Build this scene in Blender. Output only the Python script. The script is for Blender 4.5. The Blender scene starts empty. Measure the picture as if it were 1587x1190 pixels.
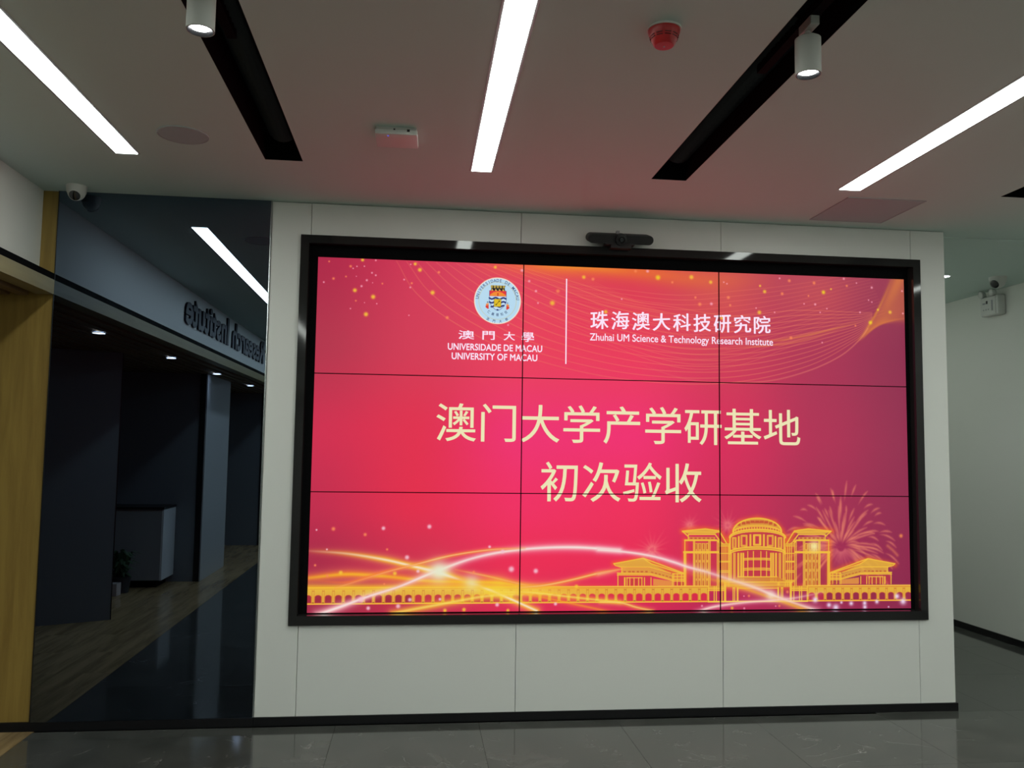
import bpy, bmesh, math, random
import numpy as np
from mathutils import Matrix, Vector

S = bpy.context.scene
COL = S.collection
random.seed(7)
RNG = np.random.default_rng(5)

# ------------------------------------------------------------------ camera
cam_d = bpy.data.cameras.new('camera')
cam = bpy.data.objects.new('camera', cam_d)
COL.objects.link(cam)
S.camera = cam
cam_d.sensor_fit = 'HORIZONTAL'
cam_d.sensor_width = 36.0
cam_d.lens = 36.0 * 1297.8 / 1587.0
cam_d.clip_start = 0.05
yaw, pitch, roll = 0.11134, 0.07693, 0.01394
fw = Vector((math.sin(yaw) * math.cos(pitch), math.cos(yaw) * math.cos(pitch), math.sin(pitch)))
rt = Vector((math.cos(yaw), -math.sin(yaw), 0))
up = rt.cross(fw)
rt2 = rt * math.cos(roll) + up * math.sin(roll)
up2 = up * math.cos(roll) - rt * math.sin(roll)
R3 = Matrix((rt2, up2, -fw)).transposed()
cam.matrix_world = Matrix.Translation((0.6038, -4.9181, 1.557)) @ R3.to_4x4()

# ------------------------------------------------------------------ world, exposure
S.view_settings.view_transform = 'Standard'
S.view_settings.look = 'None'
S.view_settings.gamma = 1.0
S.view_settings.exposure = 0.0
S.view_settings.use_curve_mapping = False
wd = bpy.data.worlds.new('world')
S.world = wd
wd.use_nodes = True
wd.node_tree.nodes['Background'].inputs[0].default_value = (0.02, 0.022, 0.022, 1)
wd.node_tree.nodes['Background'].inputs[1].default_value = 1.0
S.cycles.max_bounces = 10
S.cycles.diffuse_bounces = 6
S.cycles.glossy_bounces = 5
S.cycles.sample_clamp_indirect = 4.0
S.cycles.use_denoising = True

STRIP_POWER = 22.5        # emission of the ceiling light strips
SPOT_POWER = 10.0        # W of each track spotlight
DOWN_POWER = 5.0         # W of each recessed downlight
GREENISH = (0.93, 1.0, 0.90)

CEIL = 2.977
KW = 0.011               # the left side of the room runs a touch out of square


# ------------------------------------------------------------------ helpers
def s2l(c):
    c = c / 255.0
    return c / 12.92 if c <= 0.04045 else ((c + 0.055) / 1.055) ** 2.4


def rgb(r, g, b):
    return (s2l(r), s2l(g), s2l(b), 1.0)


def mat(name, col, rough=0.5, metal=0.0, spec=0.5, emit=None, estr=0.0, noise=None, bump=None, coat=0.0):
    m = bpy.data.materials.new(name)
    m.use_nodes = True
    nt = m.node_tree
    b = nt.nodes['Principled BSDF']
    b.inputs['Base Color'].default_value = col
    b.inputs['Roughness'].default_value = rough
    b.inputs['Metallic'].default_value = metal
    b.inputs['Specular IOR Level'].default_value = spec
    b.inputs['Coat Weight'].default_value = coat
    if emit:
        b.inputs['Emission Color'].default_value = emit
        b.inputs['Emission Strength'].default_value = estr
    tc = nt.nodes.new('ShaderNodeTexCoord')
    if noise:
        sc, amt = noise
        n = nt.nodes.new('ShaderNodeTexNoise')
        n.inputs['Scale'].default_value = sc
        n.inputs['Detail'].default_value = 4
        nt.links.new(tc.outputs['Object'], n.inputs['Vector'])
        r = nt.nodes.new('ShaderNodeValToRGB')
        r.color_ramp.elements[0].position = 0.3
        r.color_ramp.elements[1].position = 0.7
        r.color_ramp.elements[0].color = tuple(c * (1 - amt) for c in col[:3]) + (1,)
        r.color_ramp.elements[1].color = tuple(min(1, c * (1 + amt)) for c in col[:3]) + (1,)
        nt.links.new(n.outputs['Fac'], r.inputs['Fac'])
        nt.links.new(r.outputs['Color'], b.inputs['Base Color'])
    if bump:
        sc, st = bump
        n = nt.nodes.new('ShaderNodeTexNoise')
        n.inputs['Scale'].default_value = sc
        nt.links.new(tc.outputs['Object'], n.inputs['Vector'])
        bp = nt.nodes.new('ShaderNodeBump')
        bp.inputs['Strength'].default_value = st
        bp.inputs['Distance'].default_value = 0.002
        nt.links.new(n.outputs['Fac'], bp.inputs['Height'])
        nt.links.new(bp.outputs['Normal'], b.inputs['Normal'])
    return m


def wood_mat(name, light, dark, axis_scale, rough=0.35, per_object=False, spec=0.4):
    """veneer or plank grain: stretched noise + wave"""
    m = bpy.data.materials.new(name)
    m.use_nodes = True
    nt = m.node_tree
    b = nt.nodes['Principled BSDF']
    b.inputs['Roughness'].default_value = rough
    b.inputs['Specular IOR Level'].default_value = spec
    tc = nt.nodes.new('ShaderNodeTexCoord')
    mp = nt.nodes.new('ShaderNodeMapping')
    mp.inputs['Scale'].default_value = axis_scale
    nt.links.new(tc.outputs['Object'], mp.inputs['Vector'])
    vec = mp.outputs['Vector']
    if per_object:
        oi = nt.nodes.new('ShaderNodeObjectInfo')
        ad = nt.nodes.new('ShaderNodeVectorMath')
        ad.operation = 'MULTIPLY_ADD'
        nt.links.new(oi.outputs['Random'], ad.inputs[0])
        ad.inputs[1].default_value = (37, 53, 19)
        nt.links.new(vec, ad.inputs[2])
        vec = ad.outputs['Vector']
    n = nt.nodes.new('ShaderNodeTexNoise')
    n.inputs['Scale'].default_value = 2.0
    n.inputs['Detail'].default_value = 6
    n.inputs['Roughness'].default_value = 0.6
    n.inputs['Distortion'].default_value = 0.4
    nt.links.new(vec, n.inputs['Vector'])
    r = nt.nodes.new('ShaderNodeValToRGB')
    r.color_ramp.elements[0].position = 0.36
    r.color_ramp.elements[1].position = 0.62
    r.color_ramp.elements[0].color = dark
    r.color_ramp.elements[1].color = light
    nt.links.new(n.outputs['Fac'], r.inputs['Fac'])
    nt.links.new(r.outputs['Color'], b.inputs['Base Color'])
    return m


def marble_mat(name):
    """polished dark grey stone tile with soft clouds and thin pale veins; each tile its own cut"""
    m = bpy.data.materials.new(name)
    m.use_nodes = True
    nt = m.node_tree
    b = nt.nodes['Principled BSDF']
    L = nt.links.new
    tc = nt.nodes.new('ShaderNodeTexCoord')
    oi = nt.nodes.new('ShaderNodeObjectInfo')
    ad = nt.nodes.new('ShaderNodeVectorMath')
    ad.operation = 'MULTIPLY_ADD'
    L(oi.outputs['Random'], ad.inputs[0])
    ad.inputs[1].default_value = (31, 57, 13)
    L(tc.outputs['Object'], ad.inputs[2])
    n = nt.nodes.new('ShaderNodeTexNoise')
    n.inputs['Scale'].default_value = 3.0
    n.inputs['Detail'].default_value = 7
    n.inputs['Distortion'].default_value = 1.2
    L(ad.outputs['Vector'], n.inputs['Vector'])
    r = nt.nodes.new('ShaderNodeValToRGB')
    r.color_ramp.elements[0].position = 0.33
    r.color_ramp.elements[1].position = 0.72
    r.color_ramp.elements[0].color = (0.050, 0.053, 0.048, 1)
    r.color_ramp.elements[1].color = (0.088, 0.092, 0.084, 1)
    L(n.outputs['Fac'], r.inputs['Fac'])
    n2 = nt.nodes.new('ShaderNodeTexNoise')
    n2.inputs['Scale'].default_value = 2.2
    n2.inputs['Detail'].default_value = 9
    n2.inputs['Distortion'].default_value = 2.6
    L(ad.outputs['Vector'], n2.inputs['Vector'])
    mt = nt.nodes.new('ShaderNodeMath')
    mt.operation = 'SUBTRACT'
    mt.inputs[1].default_value = 0.5
    L(n2.outputs['Fac'], mt.inputs[0])
    ab = nt.nodes.new('ShaderNodeMath')
    ab.operation = 'ABSOLUTE'
    L(mt.outputs[0], ab.inputs[0])
    r2 = nt.nodes.new('ShaderNodeValToRGB')
    r2.color_ramp.elements[0].position = 0.0
    r2.color_ramp.elements[1].position = 0.006
    r2.color_ramp.elements[0].color = (1, 1, 1, 1)
    r2.color_ramp.elements[1].color = (0, 0, 0, 1)
    L(ab.outputs[0], r2.inputs['Fac'])
    n3 = nt.nodes.new('ShaderNodeTexNoise')
    n3.inputs['Scale'].default_value = 5
    L(ad.outputs['Vector'], n3.inputs['Vector'])
    r3 = nt.nodes.new('ShaderNodeValToRGB')
    r3.color_ramp.elements[0].position = 0.55
    r3.color_ramp.elements[1].position = 0.72
    L(n3.outputs['Fac'], r3.inputs['Fac'])
    mu = nt.nodes.new('ShaderNodeMath')
    mu.operation = 'MULTIPLY'
    L(r2.outputs['Color'], mu.inputs[0])
    L(r3.outputs['Color'], mu.inputs[1])
    mx = nt.nodes.new('ShaderNodeMix')
    mx.data_type = 'RGBA'
    L(mu.outputs[0], mx.inputs['Factor'])
    L(r.outputs['Color'], mx.inputs['A'])
    mx.inputs['B'].default_value = (0.32, 0.33, 0.32, 1)
    L(mx.outputs['Result'], b.inputs['Base Color'])
    b.inputs['Roughness'].default_value = 0.085
    b.inputs['Specular IOR Level'].default_value = 0.55
    return m


def emit_mat(name, col, st):
    m = bpy.data.materials.new(name)
    m.use_nodes = True
    nt = m.node_tree
    nt.nodes.clear()
    e = nt.nodes.new('ShaderNodeEmission')
    e.inputs[0].default_value = col
    e.inputs[1].default_value = st
    o = nt.nodes.new('ShaderNodeOutputMaterial')
    nt.links.new(e.outputs[0], o.inputs[0])
    return m


def screen_ink(name, col, st=1.0):
    """a lit area of the display: gives off light, and is a plain dark surface otherwise"""
    return mat(name, (0.01, 0.01, 0.01, 1), rough=0.45, spec=0.15, emit=col, estr=st)


class MB:
    """collects shapes in one bmesh and links them as one mesh object"""
    def __init__(self):
        self.bm = bmesh.new()

    def box(self, x0, x1, y0, y1, z0, z1, bevel=0.0):
        r = bmesh.ops.create_cube(self.bm, size=1.0)
        vs = r['verts']
        bmesh.ops.scale(self.bm, vec=(x1 - x0, y1 - y0, z1 - z0), verts=vs)
        bmesh.ops.translate(self.bm, vec=((x0 + x1) / 2, (y0 + y1) / 2, (z0 + z1) / 2), verts=vs)
        if bevel:
            es = list({e for v in vs for e in v.link_edges})
            bmesh.ops.bevel(self.bm, geom=es, offset=bevel, segments=2, affect='EDGES', profile=0.5)
        return self

    def prism(self, pts, axis, a, b):
        """polygon pts extruded along axis ('x','y','z') from a to b"""
        def P(p, t):
            return {'x': (t, p[0], p[1]), 'y': (p[0], t, p[1]), 'z': (p[0], p[1], t)}[axis]
        v0 = [self.bm.verts.new(P(p, a)) for p in pts]
        v1 = [self.bm.verts.new(P(p, b)) for p in pts]
        self.bm.faces.new(v0)
        self.bm.faces.new(v1[::-1])
        n = len(pts)
        for i in range(n):
            self.bm.faces.new((v0[i], v0[(i + 1) % n], v1[(i + 1) % n], v1[i]))
        return self

    def lathe(self, prof, seg=32, M=None):
        """prof: (radius, z) list revolved about z; closed where radius is 0"""
        rings = []
        M = M or Matrix()
        for r, z in prof:
            if r < 1e-6:
                rings.append([self.bm.verts.new(M @ Vector((0, 0, z)))])
            else:
                rings.append([self.bm.verts.new(M @ Vector((r * math.cos(2 * math.pi * i / seg), r * math.sin(2 * math.pi * i / seg), z))) for i in range(seg)])
        for A, B in zip(rings, rings[1:]):
            for i in range(seg):
                a, b_ = A[i % len(A)], A[(i + 1) % len(A)]
                c, d = B[(i + 1) % len(B)], B[i % len(B)]
                vs = []
                for v in (a, b_, c, d):
                    if v not in vs:
                        vs.append(v)
                if len(vs) > 2:
                    self.bm.faces.new(vs)
        return self

    def build(self, name, material, parent=None, smooth=False, mat_loc=None):
        bmesh.ops.recalc_face_normals(self.bm, faces=self.bm.faces)
        me = bpy.data.meshes.new(name)
        self.bm.to_mesh(me)
        self.bm.free()
        me.materials.append(material)
        if smooth:
            me.polygons.foreach_set('use_smooth', [True] * len(me.polygons))
            me.set_sharp_from_angle(angle=math.radians(35))
        o = bpy.data.objects.new(name, me)
        COL.objects.link(o)
        if parent:
            o.parent = parent
        return o


def thing(name, loc=(0, 0, 0), rz=0.0, label=None, cat=None, group=None):
    o = bpy.data.objects.new(name, None)
    o.empty_display_size = 0.1
    COL.objects.link(o)
    o.location = loc
    o.rotation_euler = (0, 0, rz)
    return tag(o, label, cat, group)


def tag(o, label=None, cat=None, group=None, kind=None):
    if label:
        o['label'] = label
    if cat:
        o['category'] = cat
    if group:
        o['group'] = group
    if kind:
        o['kind'] = kind
    return o


def struct(o, label=None, cat=None):
    return tag(o, label, cat, kind='structure')


def share(o, name, loc, parent, rot=None):
    c = o.copy()
    COL.objects.link(c)
    c.name = name
    c.parent = parent
    c.location = loc
    if rot is not None:
        c.rotation_euler = rot
    return c


_text_cache = {}


def text_mesh(body, bold=0.0, extrude=0.0, spacing=1.0, res=6):
    c = bpy.data.curves.new('text', 'FONT')
    c.body = body
    c.size = 1.0
    c.offset = bold
    c.extrude = extrude
    c.space_character = spacing
    c.resolution_u = res
    o = bpy.data.objects.new('text', c)
    COL.objects.link(o)
    bpy.context.view_layer.update()
    dg = bpy.context.evaluated_depsgraph_get()
    me = bpy.data.meshes.new_from_object(o.evaluated_get(dg))
    bpy.data.objects.remove(o)
    return me


def text_fit(name, body, x0, x1, z0, z1, y, material, parent, weight=0.0, spacing=1.0, brush=0.0):
    """flat lettering on a plane of constant y that fills the rectangle"""
    me = text_mesh(body, 0.0, 0.0, spacing)
    n = len(me.vertices)
    co = np.empty(n * 3)
    me.vertices.foreach_get('co', co)
    co = co.reshape(-1, 3)
    if weight:
        # heavier strokes: the same outline repeated a hair to every side
        polys = [list(p.vertices) for p in me.polygons]
        vs, fs = [], []
        for k in range(9):
            a = 2 * math.pi * k / 8
            r = weight if k < 8 else 0
            ox, oz = r * math.cos(a), r * math.sin(a)
            if brush:                       # a slanted pen: broad one way, fine the other
                ox, oz = ox * 1.3 + oz * 0.2, oz * 0.35 - ox * 0.6
            vs.append(co + np.array([ox, oz, 0]))
            fs += [[v + k * n for v in p] for p in polys]
        co = np.vstack(vs)
        me = bpy.data.meshes.new(name)
        me.from_pydata(co.tolist(), [], fs)
    if brush:
        co[:, 1] += brush * co[:, 0]
    mn, mx = co.min(0), co.max(0)
    sx, sz = (x1 - x0) / (mx[0] - mn[0]), (z1 - z0) / (mx[1] - mn[1])
    out = np.empty_like(co)
    out[:, 0] = x0 + (co[:, 0] - mn[0]) * sx
    out[:, 1] = y
    out[:, 2] = z0 + (co[:, 1] - mn[1]) * sz
    me.vertices.foreach_set('co', out.ravel())
    me.materials.clear()
    me.materials.append(material)
    me.update()
    o = bpy.data.objects.new(name, me)
    COL.objects.link(o)
    if parent:
        o.parent = parent
    return o


# ------------------------------------------------------------------ materials
M = {
    'ceiling': mat('ceiling_paint', (0.57, 0.69, 0.645, 1), 0.8, bump=(300, 0.05)),
    'wall': mat('wall_paint', (0.71, 0.72, 0.68, 1), 0.75, bump=(260, 0.05)),
    'panel': mat('white_wall_panel', (0.72, 0.73, 0.70, 1), 0.42, spec=0.3),
    'core': mat('joint_shadow_gap', (0.20, 0.20, 0.19, 1), 0.8),
    'black_gloss': mat('black_gloss_frame', (0.020, 0.020, 0.020, 1), 0.06, spec=0.25),
    'black_satin': mat('black_satin', (0.008, 0.008, 0.009, 1), 0.35),
    'black_matt': mat('black_matt', (0.003, 0.003, 0.0035, 1), 0.8, spec=0.06),
    'skirting': mat('black_skirting', (0.006, 0.006, 0.007, 1), 0.45, spec=0.25),
    'duct': mat('black_duct', (0.024, 0.029, 0.033, 1), 0.5, spec=0.25),
    'mirror': mat('tinted_mirror', (0.125, 0.165, 0.225, 1), 0.0, metal=1.0),
    'steel': mat('brushed_steel', (0.45, 0.47, 0.48, 1), 0.25, metal=1.0),
    'white_plastic': mat('white_plastic', (0.62, 0.63, 0.60, 1), 0.4),
    'grey_plastic': mat('grey_plastic', (0.30, 0.31, 0.32, 1), 0.5),
    'lamp_white': mat('lamp_white', (0.50, 0.51, 0.48, 1), 0.45),
    'grille': mat('grey_grille', (0.41, 0.45, 0.46, 1), 0.7),
    'red': mat('red_plastic', (0.44, 0.012, 0.014, 1), 0.3),
    'red_dark': mat('dark_red_slot', (0.10, 0.004, 0.004, 1), 0.6),
    'glass_dark': mat('dark_glass', (0.01, 0.012, 0.014, 1), 0.05, spec=0.8),
    'cam_body': mat('charcoal_fabric', (0.035, 0.036, 0.036, 1), 0.7, noise=(400, 0.2)),
    'cam_face': mat('black_mesh', (0.006, 0.007, 0.008, 1), 0.6),
    'clear': mat('frosted_reflector', (0.55, 0.57, 0.55, 1), 0.2, spec=0.8),
    'veneer': wood_mat('oak_veneer', (0.30, 0.20, 0.048, 1), (0.225, 0.142, 0.034, 1), (9, 9, 0.7), 0.4),
    'beam': wood_mat('oak_beam', (0.28, 0.24, 0.115, 1), (0.235, 0.195, 0.09, 1), (9, 0.7, 9), 0.4),
    'slat': wood_mat('dark_slat_wood', (0.22, 0.14, 0.06, 1), (0.15, 0.09, 0.04, 1), (12, 0.6, 12), 0.5),
    'plank': wood_mat('floor_plank_wood', (0.42, 0.30, 0.15, 1), (0.24, 0.165, 0.08, 1), (7, 0.7, 7), 0.22, per_object=True),
    'marble': marble_mat('polished_grey_stone'),
    'grout': mat('dark_grout', (0.02, 0.02, 0.02, 1), 0.8),
    'partition': mat('grey_partition', (0.145, 0.162, 0.178, 1), 0.5),
    'column': mat('pale_grey_cladding', (0.42, 0.44, 0.45, 1), 0.35),
    'counter': mat('grey_counter', (0.24, 0.25, 0.26, 1), 0.45),
    'counter_side': mat('white_counter_end', (0.55, 0.58, 0.60, 1), 0.45),
    'leaf': mat('leaf_green', (0.03, 0.07, 0.03, 1), 0.5, noise=(20, 0.4)),
    'pot': mat('dark_pot', (0.03, 0.03, 0.035, 1), 0.5),
    'carton': mat('pale_carton', (0.42, 0.37, 0.36, 1), 0.8),
    'navy': mat('navy_letter', (0.010, 0.014, 0.026, 1), 0.45, spec=0.3),
    'strip': emit_mat('strip_light_diffuser', (0.93, 1.0, 0.93, 1), STRIP_POWER),
    'lens': emit_mat('spot_lens', (0.95, 0.98, 1.0, 1), 9.0),
    'down_lens': emit_mat('downlight_lens', (0.90, 0.93, 1.0, 1), 30.0),
    'blue_led': emit_mat('blue_led', (0.05, 0.12, 1.0, 1), 1.2),
}

# ------------------------------------------------------------------ room shell
YB = -10.6      # rear wall
XR = 5.53       # right wall
XL = -3.7       # far left wall, inside the reception area
LEFT = dict(loc=(-1.44, 0, 0), rz=KW)


def left_place(o):
    o.location = LEFT['loc']
    o.rotation_euler = (0, 0, LEFT['rz'])
    return o


# floor slab, stone tiles and planks
floor = struct(MB().box(XL, XR + 0.2, YB, 4.2, -0.15, -0.018).build('floor', M['grout']))
tile_src = None
for i in range(9):
    x0 = -1.415 + 0.8 * i
    for j in range(18):
        y1 = 3.97 - 0.8 * j
        if i < 1 and y1 > 0.1:
            continue
        if y1 > 0.1 and x0 < 3.0:
            continue
        w = min(0.8, XR - x0)
        if w < 0.1 or y1 - 0.8 < YB - 0.3:
            continue
        if w < 0.79 or tile_src is None:
            b = MB().box(0.0009, w - 0.0009, -0.7991, -0.0009, 0, 0.018)
            t = b.build('floor_tile', M['marble'], floor)
            t.location = (x0, y1, -0.018)
            if w > 0.79:
                tile_src = t
        else:
            t = share(tile_src, 'floor_tile', (x0, y1, -0.018), floor)
plank_src = MB().box(0.0006, 0.1794, -1.1994, -0.0006, 0, 0.0175).build('wood_plank', M['plank'], floor)
plank_half = MB().box(0.0006, 0.1794, -0.5994, -0.0006, 0, 0.0175).build('wood_plank', M['plank'], floor)
n_full = n_half = 0
for i in range(12):
    x0 = -1.418 - 0.18 * (i + 1)
    y = 0.0
    if i % 2:
        if n_half == 0:
            plank_half.location = (x0, y, -0.0178)
        else:
            share(plank_half, 'wood_plank', (x0, y, -0.0178), floor)
        n_half += 1
        y -= 0.6
    while y - 1.2 > YB:
        if n_full == 0:
            plank_src.location = (x0, y, -0.0178)
        else:
            share(plank_src, 'wood_plank', (x0, y, -0.0178), floor)
        n_full += 1
        y -= 1.2

# ceiling with black slots and light channels cut through
slots = [(-0.182, 0.003), (1.792, 1.980), (3.765, 3.953)]
lights = [(-0.898, -0.792, -0.004), (0.848, 0.952, 0.0), (2.835, 2.955, 0.004), (4.80, 4.905, 0.0)]
YE = -0.725
YF = -9.8
cuts = sorted([(a, b) for a, b in slots] + [(a, b) for a, b, _ in lights])
cb = MB()
cb.box(-1.75, XR + 0.15, YE, 4.2, CEIL, CEIL + 0.06)
cb.box(-1.75, XR + 0.15, YB - 0.1, YF, CEIL, CEIL + 0.06)
xa = -1.75
for a, b in cuts:
    cb.box(xa, a, YF, YE, CEIL, CEIL + 0.06)
    xa = b
cb.box(xa, XR + 0.15, YF, YE, CEIL, CEIL + 0.06)
ceiling = struct(cb.build('ceiling', M['ceiling']))
ceiling_edge = struct(MB().box(3.93, XR, 0.12, 0.135, CEIL - 0.006, CEIL + 0.0).build('trim_1', M['ceiling']))

# walls
wr = struct(MB().box(XR, XR + 0.15, YB, 4.2, -0.02, CEIL).build('wall_right', M['wall']))
struct(MB().box(XL - 0.1, XR + 0.15, YB - 0.15, YB, -0.02, CEIL + 0.06).build('wall_rear', M['wall']))
struct(MB().box(3.4, XR + 0.15, 4.0, 4.15, -0.02, CEIL).build('wall_corridor_end', M['wall']))
struct(MB().box(XL - 0.15, XL, YB, 0.3, -0.02, CEIL + 0.06).build('wall_reception', M['partition']))

struct(MB().box(3.74, 3.89, 0.42, 4.15, -0.02, CEIL).build('wall_passage_left', M['wall']))

# screen wall: core and the white panels in front of it
wall = struct(MB().box(-0.262, 3.905, 0.125, 0.42, 0.0, CEIL).build('wall_screen', M['core']))
FX0, FX1, FZ0, FZ1 = -0.095, 3.738, 0.547, 2.783          # outer edge of the black frame
PT = CEIL - 0.004
g = 0.0016
seams = [-0.265, -0.040, 1.197, 2.440, 3.685, 3.912]
pz0 = 0.046


def panel(pts):
    b = MB().prism(pts, 'y', 0.0, 0.124)
    return b.build('wall_panel', M['panel'], wall)


# left column (notched round the frame)
panel([(seams[0], pz0), (seams[1] - g, pz0), (seams[1] - g, FZ0 + .01), (FX0 + .01, FZ0 + .01), (FX0 + .01, FZ1 - .01),
       (seams[1] - g, FZ1 - .01), (seams[1] - g, PT), (seams[0], PT)])
for a, b in zip(seams[1:4], seams[2:5]):
    panel([(a + g, pz0), (b - g, pz0), (b - g, FZ0 + .01), (a + g, FZ0 + .01)])
    panel([(a + g, FZ1 - .01), (b - g, FZ1 - .01), (b - g, PT), (a + g, PT)])
panel([(seams[5], pz0), (seams[5], PT), (seams[4] + g, PT), (seams[4] + g, FZ1 - .01), (FX1 - .01, FZ1 - .01),
       (FX1 - .01, FZ0 + .01), (seams[4] + g, FZ0 + .01), (seams[4] + g, pz0)])

# skirting boards
struct(MB().box(-3.6, -0.268, -0.016, 0.03, 0, 0.047).build('baseboard_left', M['skirting']))
struct(MB().prism([(-0.266, 0.02), (-0.266, -0.012), (3.922, -0.012), (3.922, 0.43), (3.905, 0.43), (3.905, 0.02)], 'z', 0, 0.047)
       .build('baseboard_screen_wall', M['skirting']))
struct(MB().box(XR - 0.012, XR, YB, 4.0, 0, 0.055).build('baseboard_right', M['skirting']))

# oak wall and tinted mirror left of the screen wall
struct(MB().box(-3.7, -1.4405, 0.0, 0.10, 0.0, CEIL).build('wall_oak_end', M['veneer']))
mirror = thing('wall_mirror', (-0.85, -0.012, 0.0), 0.004,
               'full-height blue-grey tinted mirror between the oak wall and the white screen wall', 'mirror')
MB().box(-0.589, 0.578, 0.0, 0.10, 0.048, CEIL - 0.001).build('mirror_glass', M['mirror'], mirror)
MB().box(0.578, 0.5835, -0.004, 0.012, 0.048, CEIL - 0.001).build('edge_trim', M['steel'], mirror)['label'] = 'thin bright steel edge strip'
MB().box(-0.5935, -0.589, -0.002, 0.10, 0.048, CEIL - 0.001).build('edge_trim', M['black_satin'], mirror)['label'] = 'thin dark edge strip'

# left bulkhead over the reception opening (slightly out of square with the screen wall)
left_place(struct(MB().box(-0.20, -0.09, YB, -0.002, 2.50, CEIL).build('wall_left', M['wall'])))
left_place(struct(MB().box(-0.20, 0.0, YB, -0.003, 2.464, 2.500).build('trim_2', M['black_matt'])))
left_place(struct(MB().box(-0.10, 0.0, YB, -0.003, 2.384, 2.464).build('trim_3', M['beam'])))
# dark plenum over the slats
left_place(struct(MB().box(-2.3, -0.10, YB, -0.002, 2.46, 2.50).build('ceiling_reception', M['black_matt'])))
slats = left_place(thing('slat_ceiling', label='dark wooden slat ceiling over the reception area behind the oak beam, seen in the mirror', cat='ceiling'))
slat_src = None
for k in range(21):
    x1 = -0.138 - 0.098 * k
    if slat_src is None:
        slat_src = MB().box(-0.060, 0, YB, -0.004, 0, 0.05).build('slat', M['slat'], slats)
        slat_src.location = (x1, 0, 2.376)
    else:
        share(slat_src, 'slat', (x1, 0, 2.376), slats)
left_place(struct(MB().box(-2.30, -0.10, YB, -0.004, 2.426, 2.459).build('trim_4', M['black_matt'])))

# ------------------------------------------------------------------ ceiling slots and strip lights
slot_labels = ['black recessed ceiling slot left of the middle light strip',
               'black recessed ceiling slot between the middle and the right light strip',
               'black recessed ceiling slot at the right edge of the photo, only its tip in view']
for (a, b), lb in zip(slots, slot_labels):
    t = thing('ceiling_slot', ((a + b) / 2, YE, CEIL), 0, lb, 'ceiling slot', 'black ceiling slots')
    h = (b - a) / 2
    ln = YF - YE
    bb = MB()
    bb.box(-h + 0.0002, -h + 0.003, ln, 0.0, 0.0005, 0.34)
    bb.box(h - 0.003, h - 0.0002, ln, 0.0, 0.0005, 0.34)
    bb.box(-h, h, -0.003, -0.0002, 0.0005, 0.34)
    bb.box(-h, h, ln + 0.0002, ln + 0.003, 0.0005, 0.34)
    bb.box(-h, h, ln, 0.0, 0.34, 0.35)
    bb.build('slot_lining', M['black_matt'], t)
    MB().box(-0.017, 0.017, ln + 0.05, -1.20, 0.03, 0.062).build('lighting_track', M['black_matt'], t)
    # ribbed black flexible duct lying in the slot
    prof = []
    for k in range(72):
        prof.append((0.058 if k % 2 else 0.076, k * 0.020))
    Md = Matrix.Translation((0.012, -0.12, 0.125)) @ Matrix.Rotation(math.radians(90), 4, 'X')
    MB().lathe([(0, 0)] + prof + [(0, prof[-1][1])], 20, Md).build('flexible_duct', M['duct'], t)

light_labels = ['long white ceiling light strip at the far left, mirrored in the tinted mirror',
                'long white ceiling light strip in the middle of the ceiling',
                'long white ceiling light strip at the right, ending near the grey ceiling panel',
                'long white ceiling light strip beyond the right edge of the photo']
for (a, b, sk), lb in zip(lights, light_labels):
    t = thing('strip_light', ((a + b) / 2, YE + 0.01, CEIL), 0, lb, 'ceiling light', 'long ceiling light strips')
    h = (b - a) / 2
    ln = YF - YE
    bb = MB()
    bb.box(-h - 0.01, -h + 0.002, ln, 0.0, -0.0012, 0.055)
    bb.box(h - 0.002, h + 0.01, ln, 0.0, -0.0012, 0.055)
    bb.box(-h - 0.01, h + 0.01, ln, 0.0, 0.055, 0.062)
    bb.build('light_housing', M['grey_plastic'], t)
    MB().box(-h + 0.0025, h - 0.0025, ln + 0.003, -0.001, -0.0025, 0.006).build('diffuser', M['strip'], t)

t = thing('strip_light', (4.16, 1.3, CEIL), 0, 'added ceiling light strip brightening the passage, unseen behind the right end of the screen wall', 'ceiling light')  # added fill light out of view, lifts the passage wall and ceiling
MB().box(-0.03, 0.03, 0, 2.5, -0.012, 0.0).build('light_housing', M['grey_plastic'], t)
MB().box(-0.02, 0.02, 0.01, 2.49, -0.016, -0.0122).build('diffuser', M['strip'], t)

# ------------------------------------------------------------------ video wall
vw = thing('video_wall', (0, 0, 0), 0, 'large three-by-three video wall in a black frame showing a red and gold ceremony slide', 'screen')
SX, SZ0, SH = 3.66, 0.607, 2.0588
pw, ph = SX / 3, SH / 3
FI = (-0.048, 3.690, 0.600, 2.735)
b = MB()
b.box(FI[0], FI[1], 0.062, 0.123, FI[2], FI[3])
b.box(FI[0], FI[1], 0.046, 0.062, SZ0 + SH + 0.003, FI[3])
b.box(FI[0], -0.003, 0.046, 0.062, FI[2], SZ0 + SH + 0.003)
b.box(SX + 0.003, FI[1], 0.046, 0.062, FI[2], SZ0 + SH + 0.003)
b.build('recess_backing', M['black_matt'], vw)
# mitred frame bars
yo, yi = -0.018, 0.122


def bar(pts):
    MB().prism(pts, 'y', yo, yi).build('frame', M['black_gloss'], vw)


bar([(FX0, FZ1), (FX1, FZ1), (FI[1], FI[3]), (FI[0], FI[3])])
bar([(FX0, FZ0), (FX1, FZ0), (FI[1], FI[2]), (FI[0], FI[2])])
bar([(FX0, FZ0), (FI[0], FI[2]), (FI[0], FI[3]), (FX0, FZ1)])
bar([(FX1, FZ0), (FI[1], FI[2]), (FI[1], FI[3]), (FX1, FZ1)])

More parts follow.
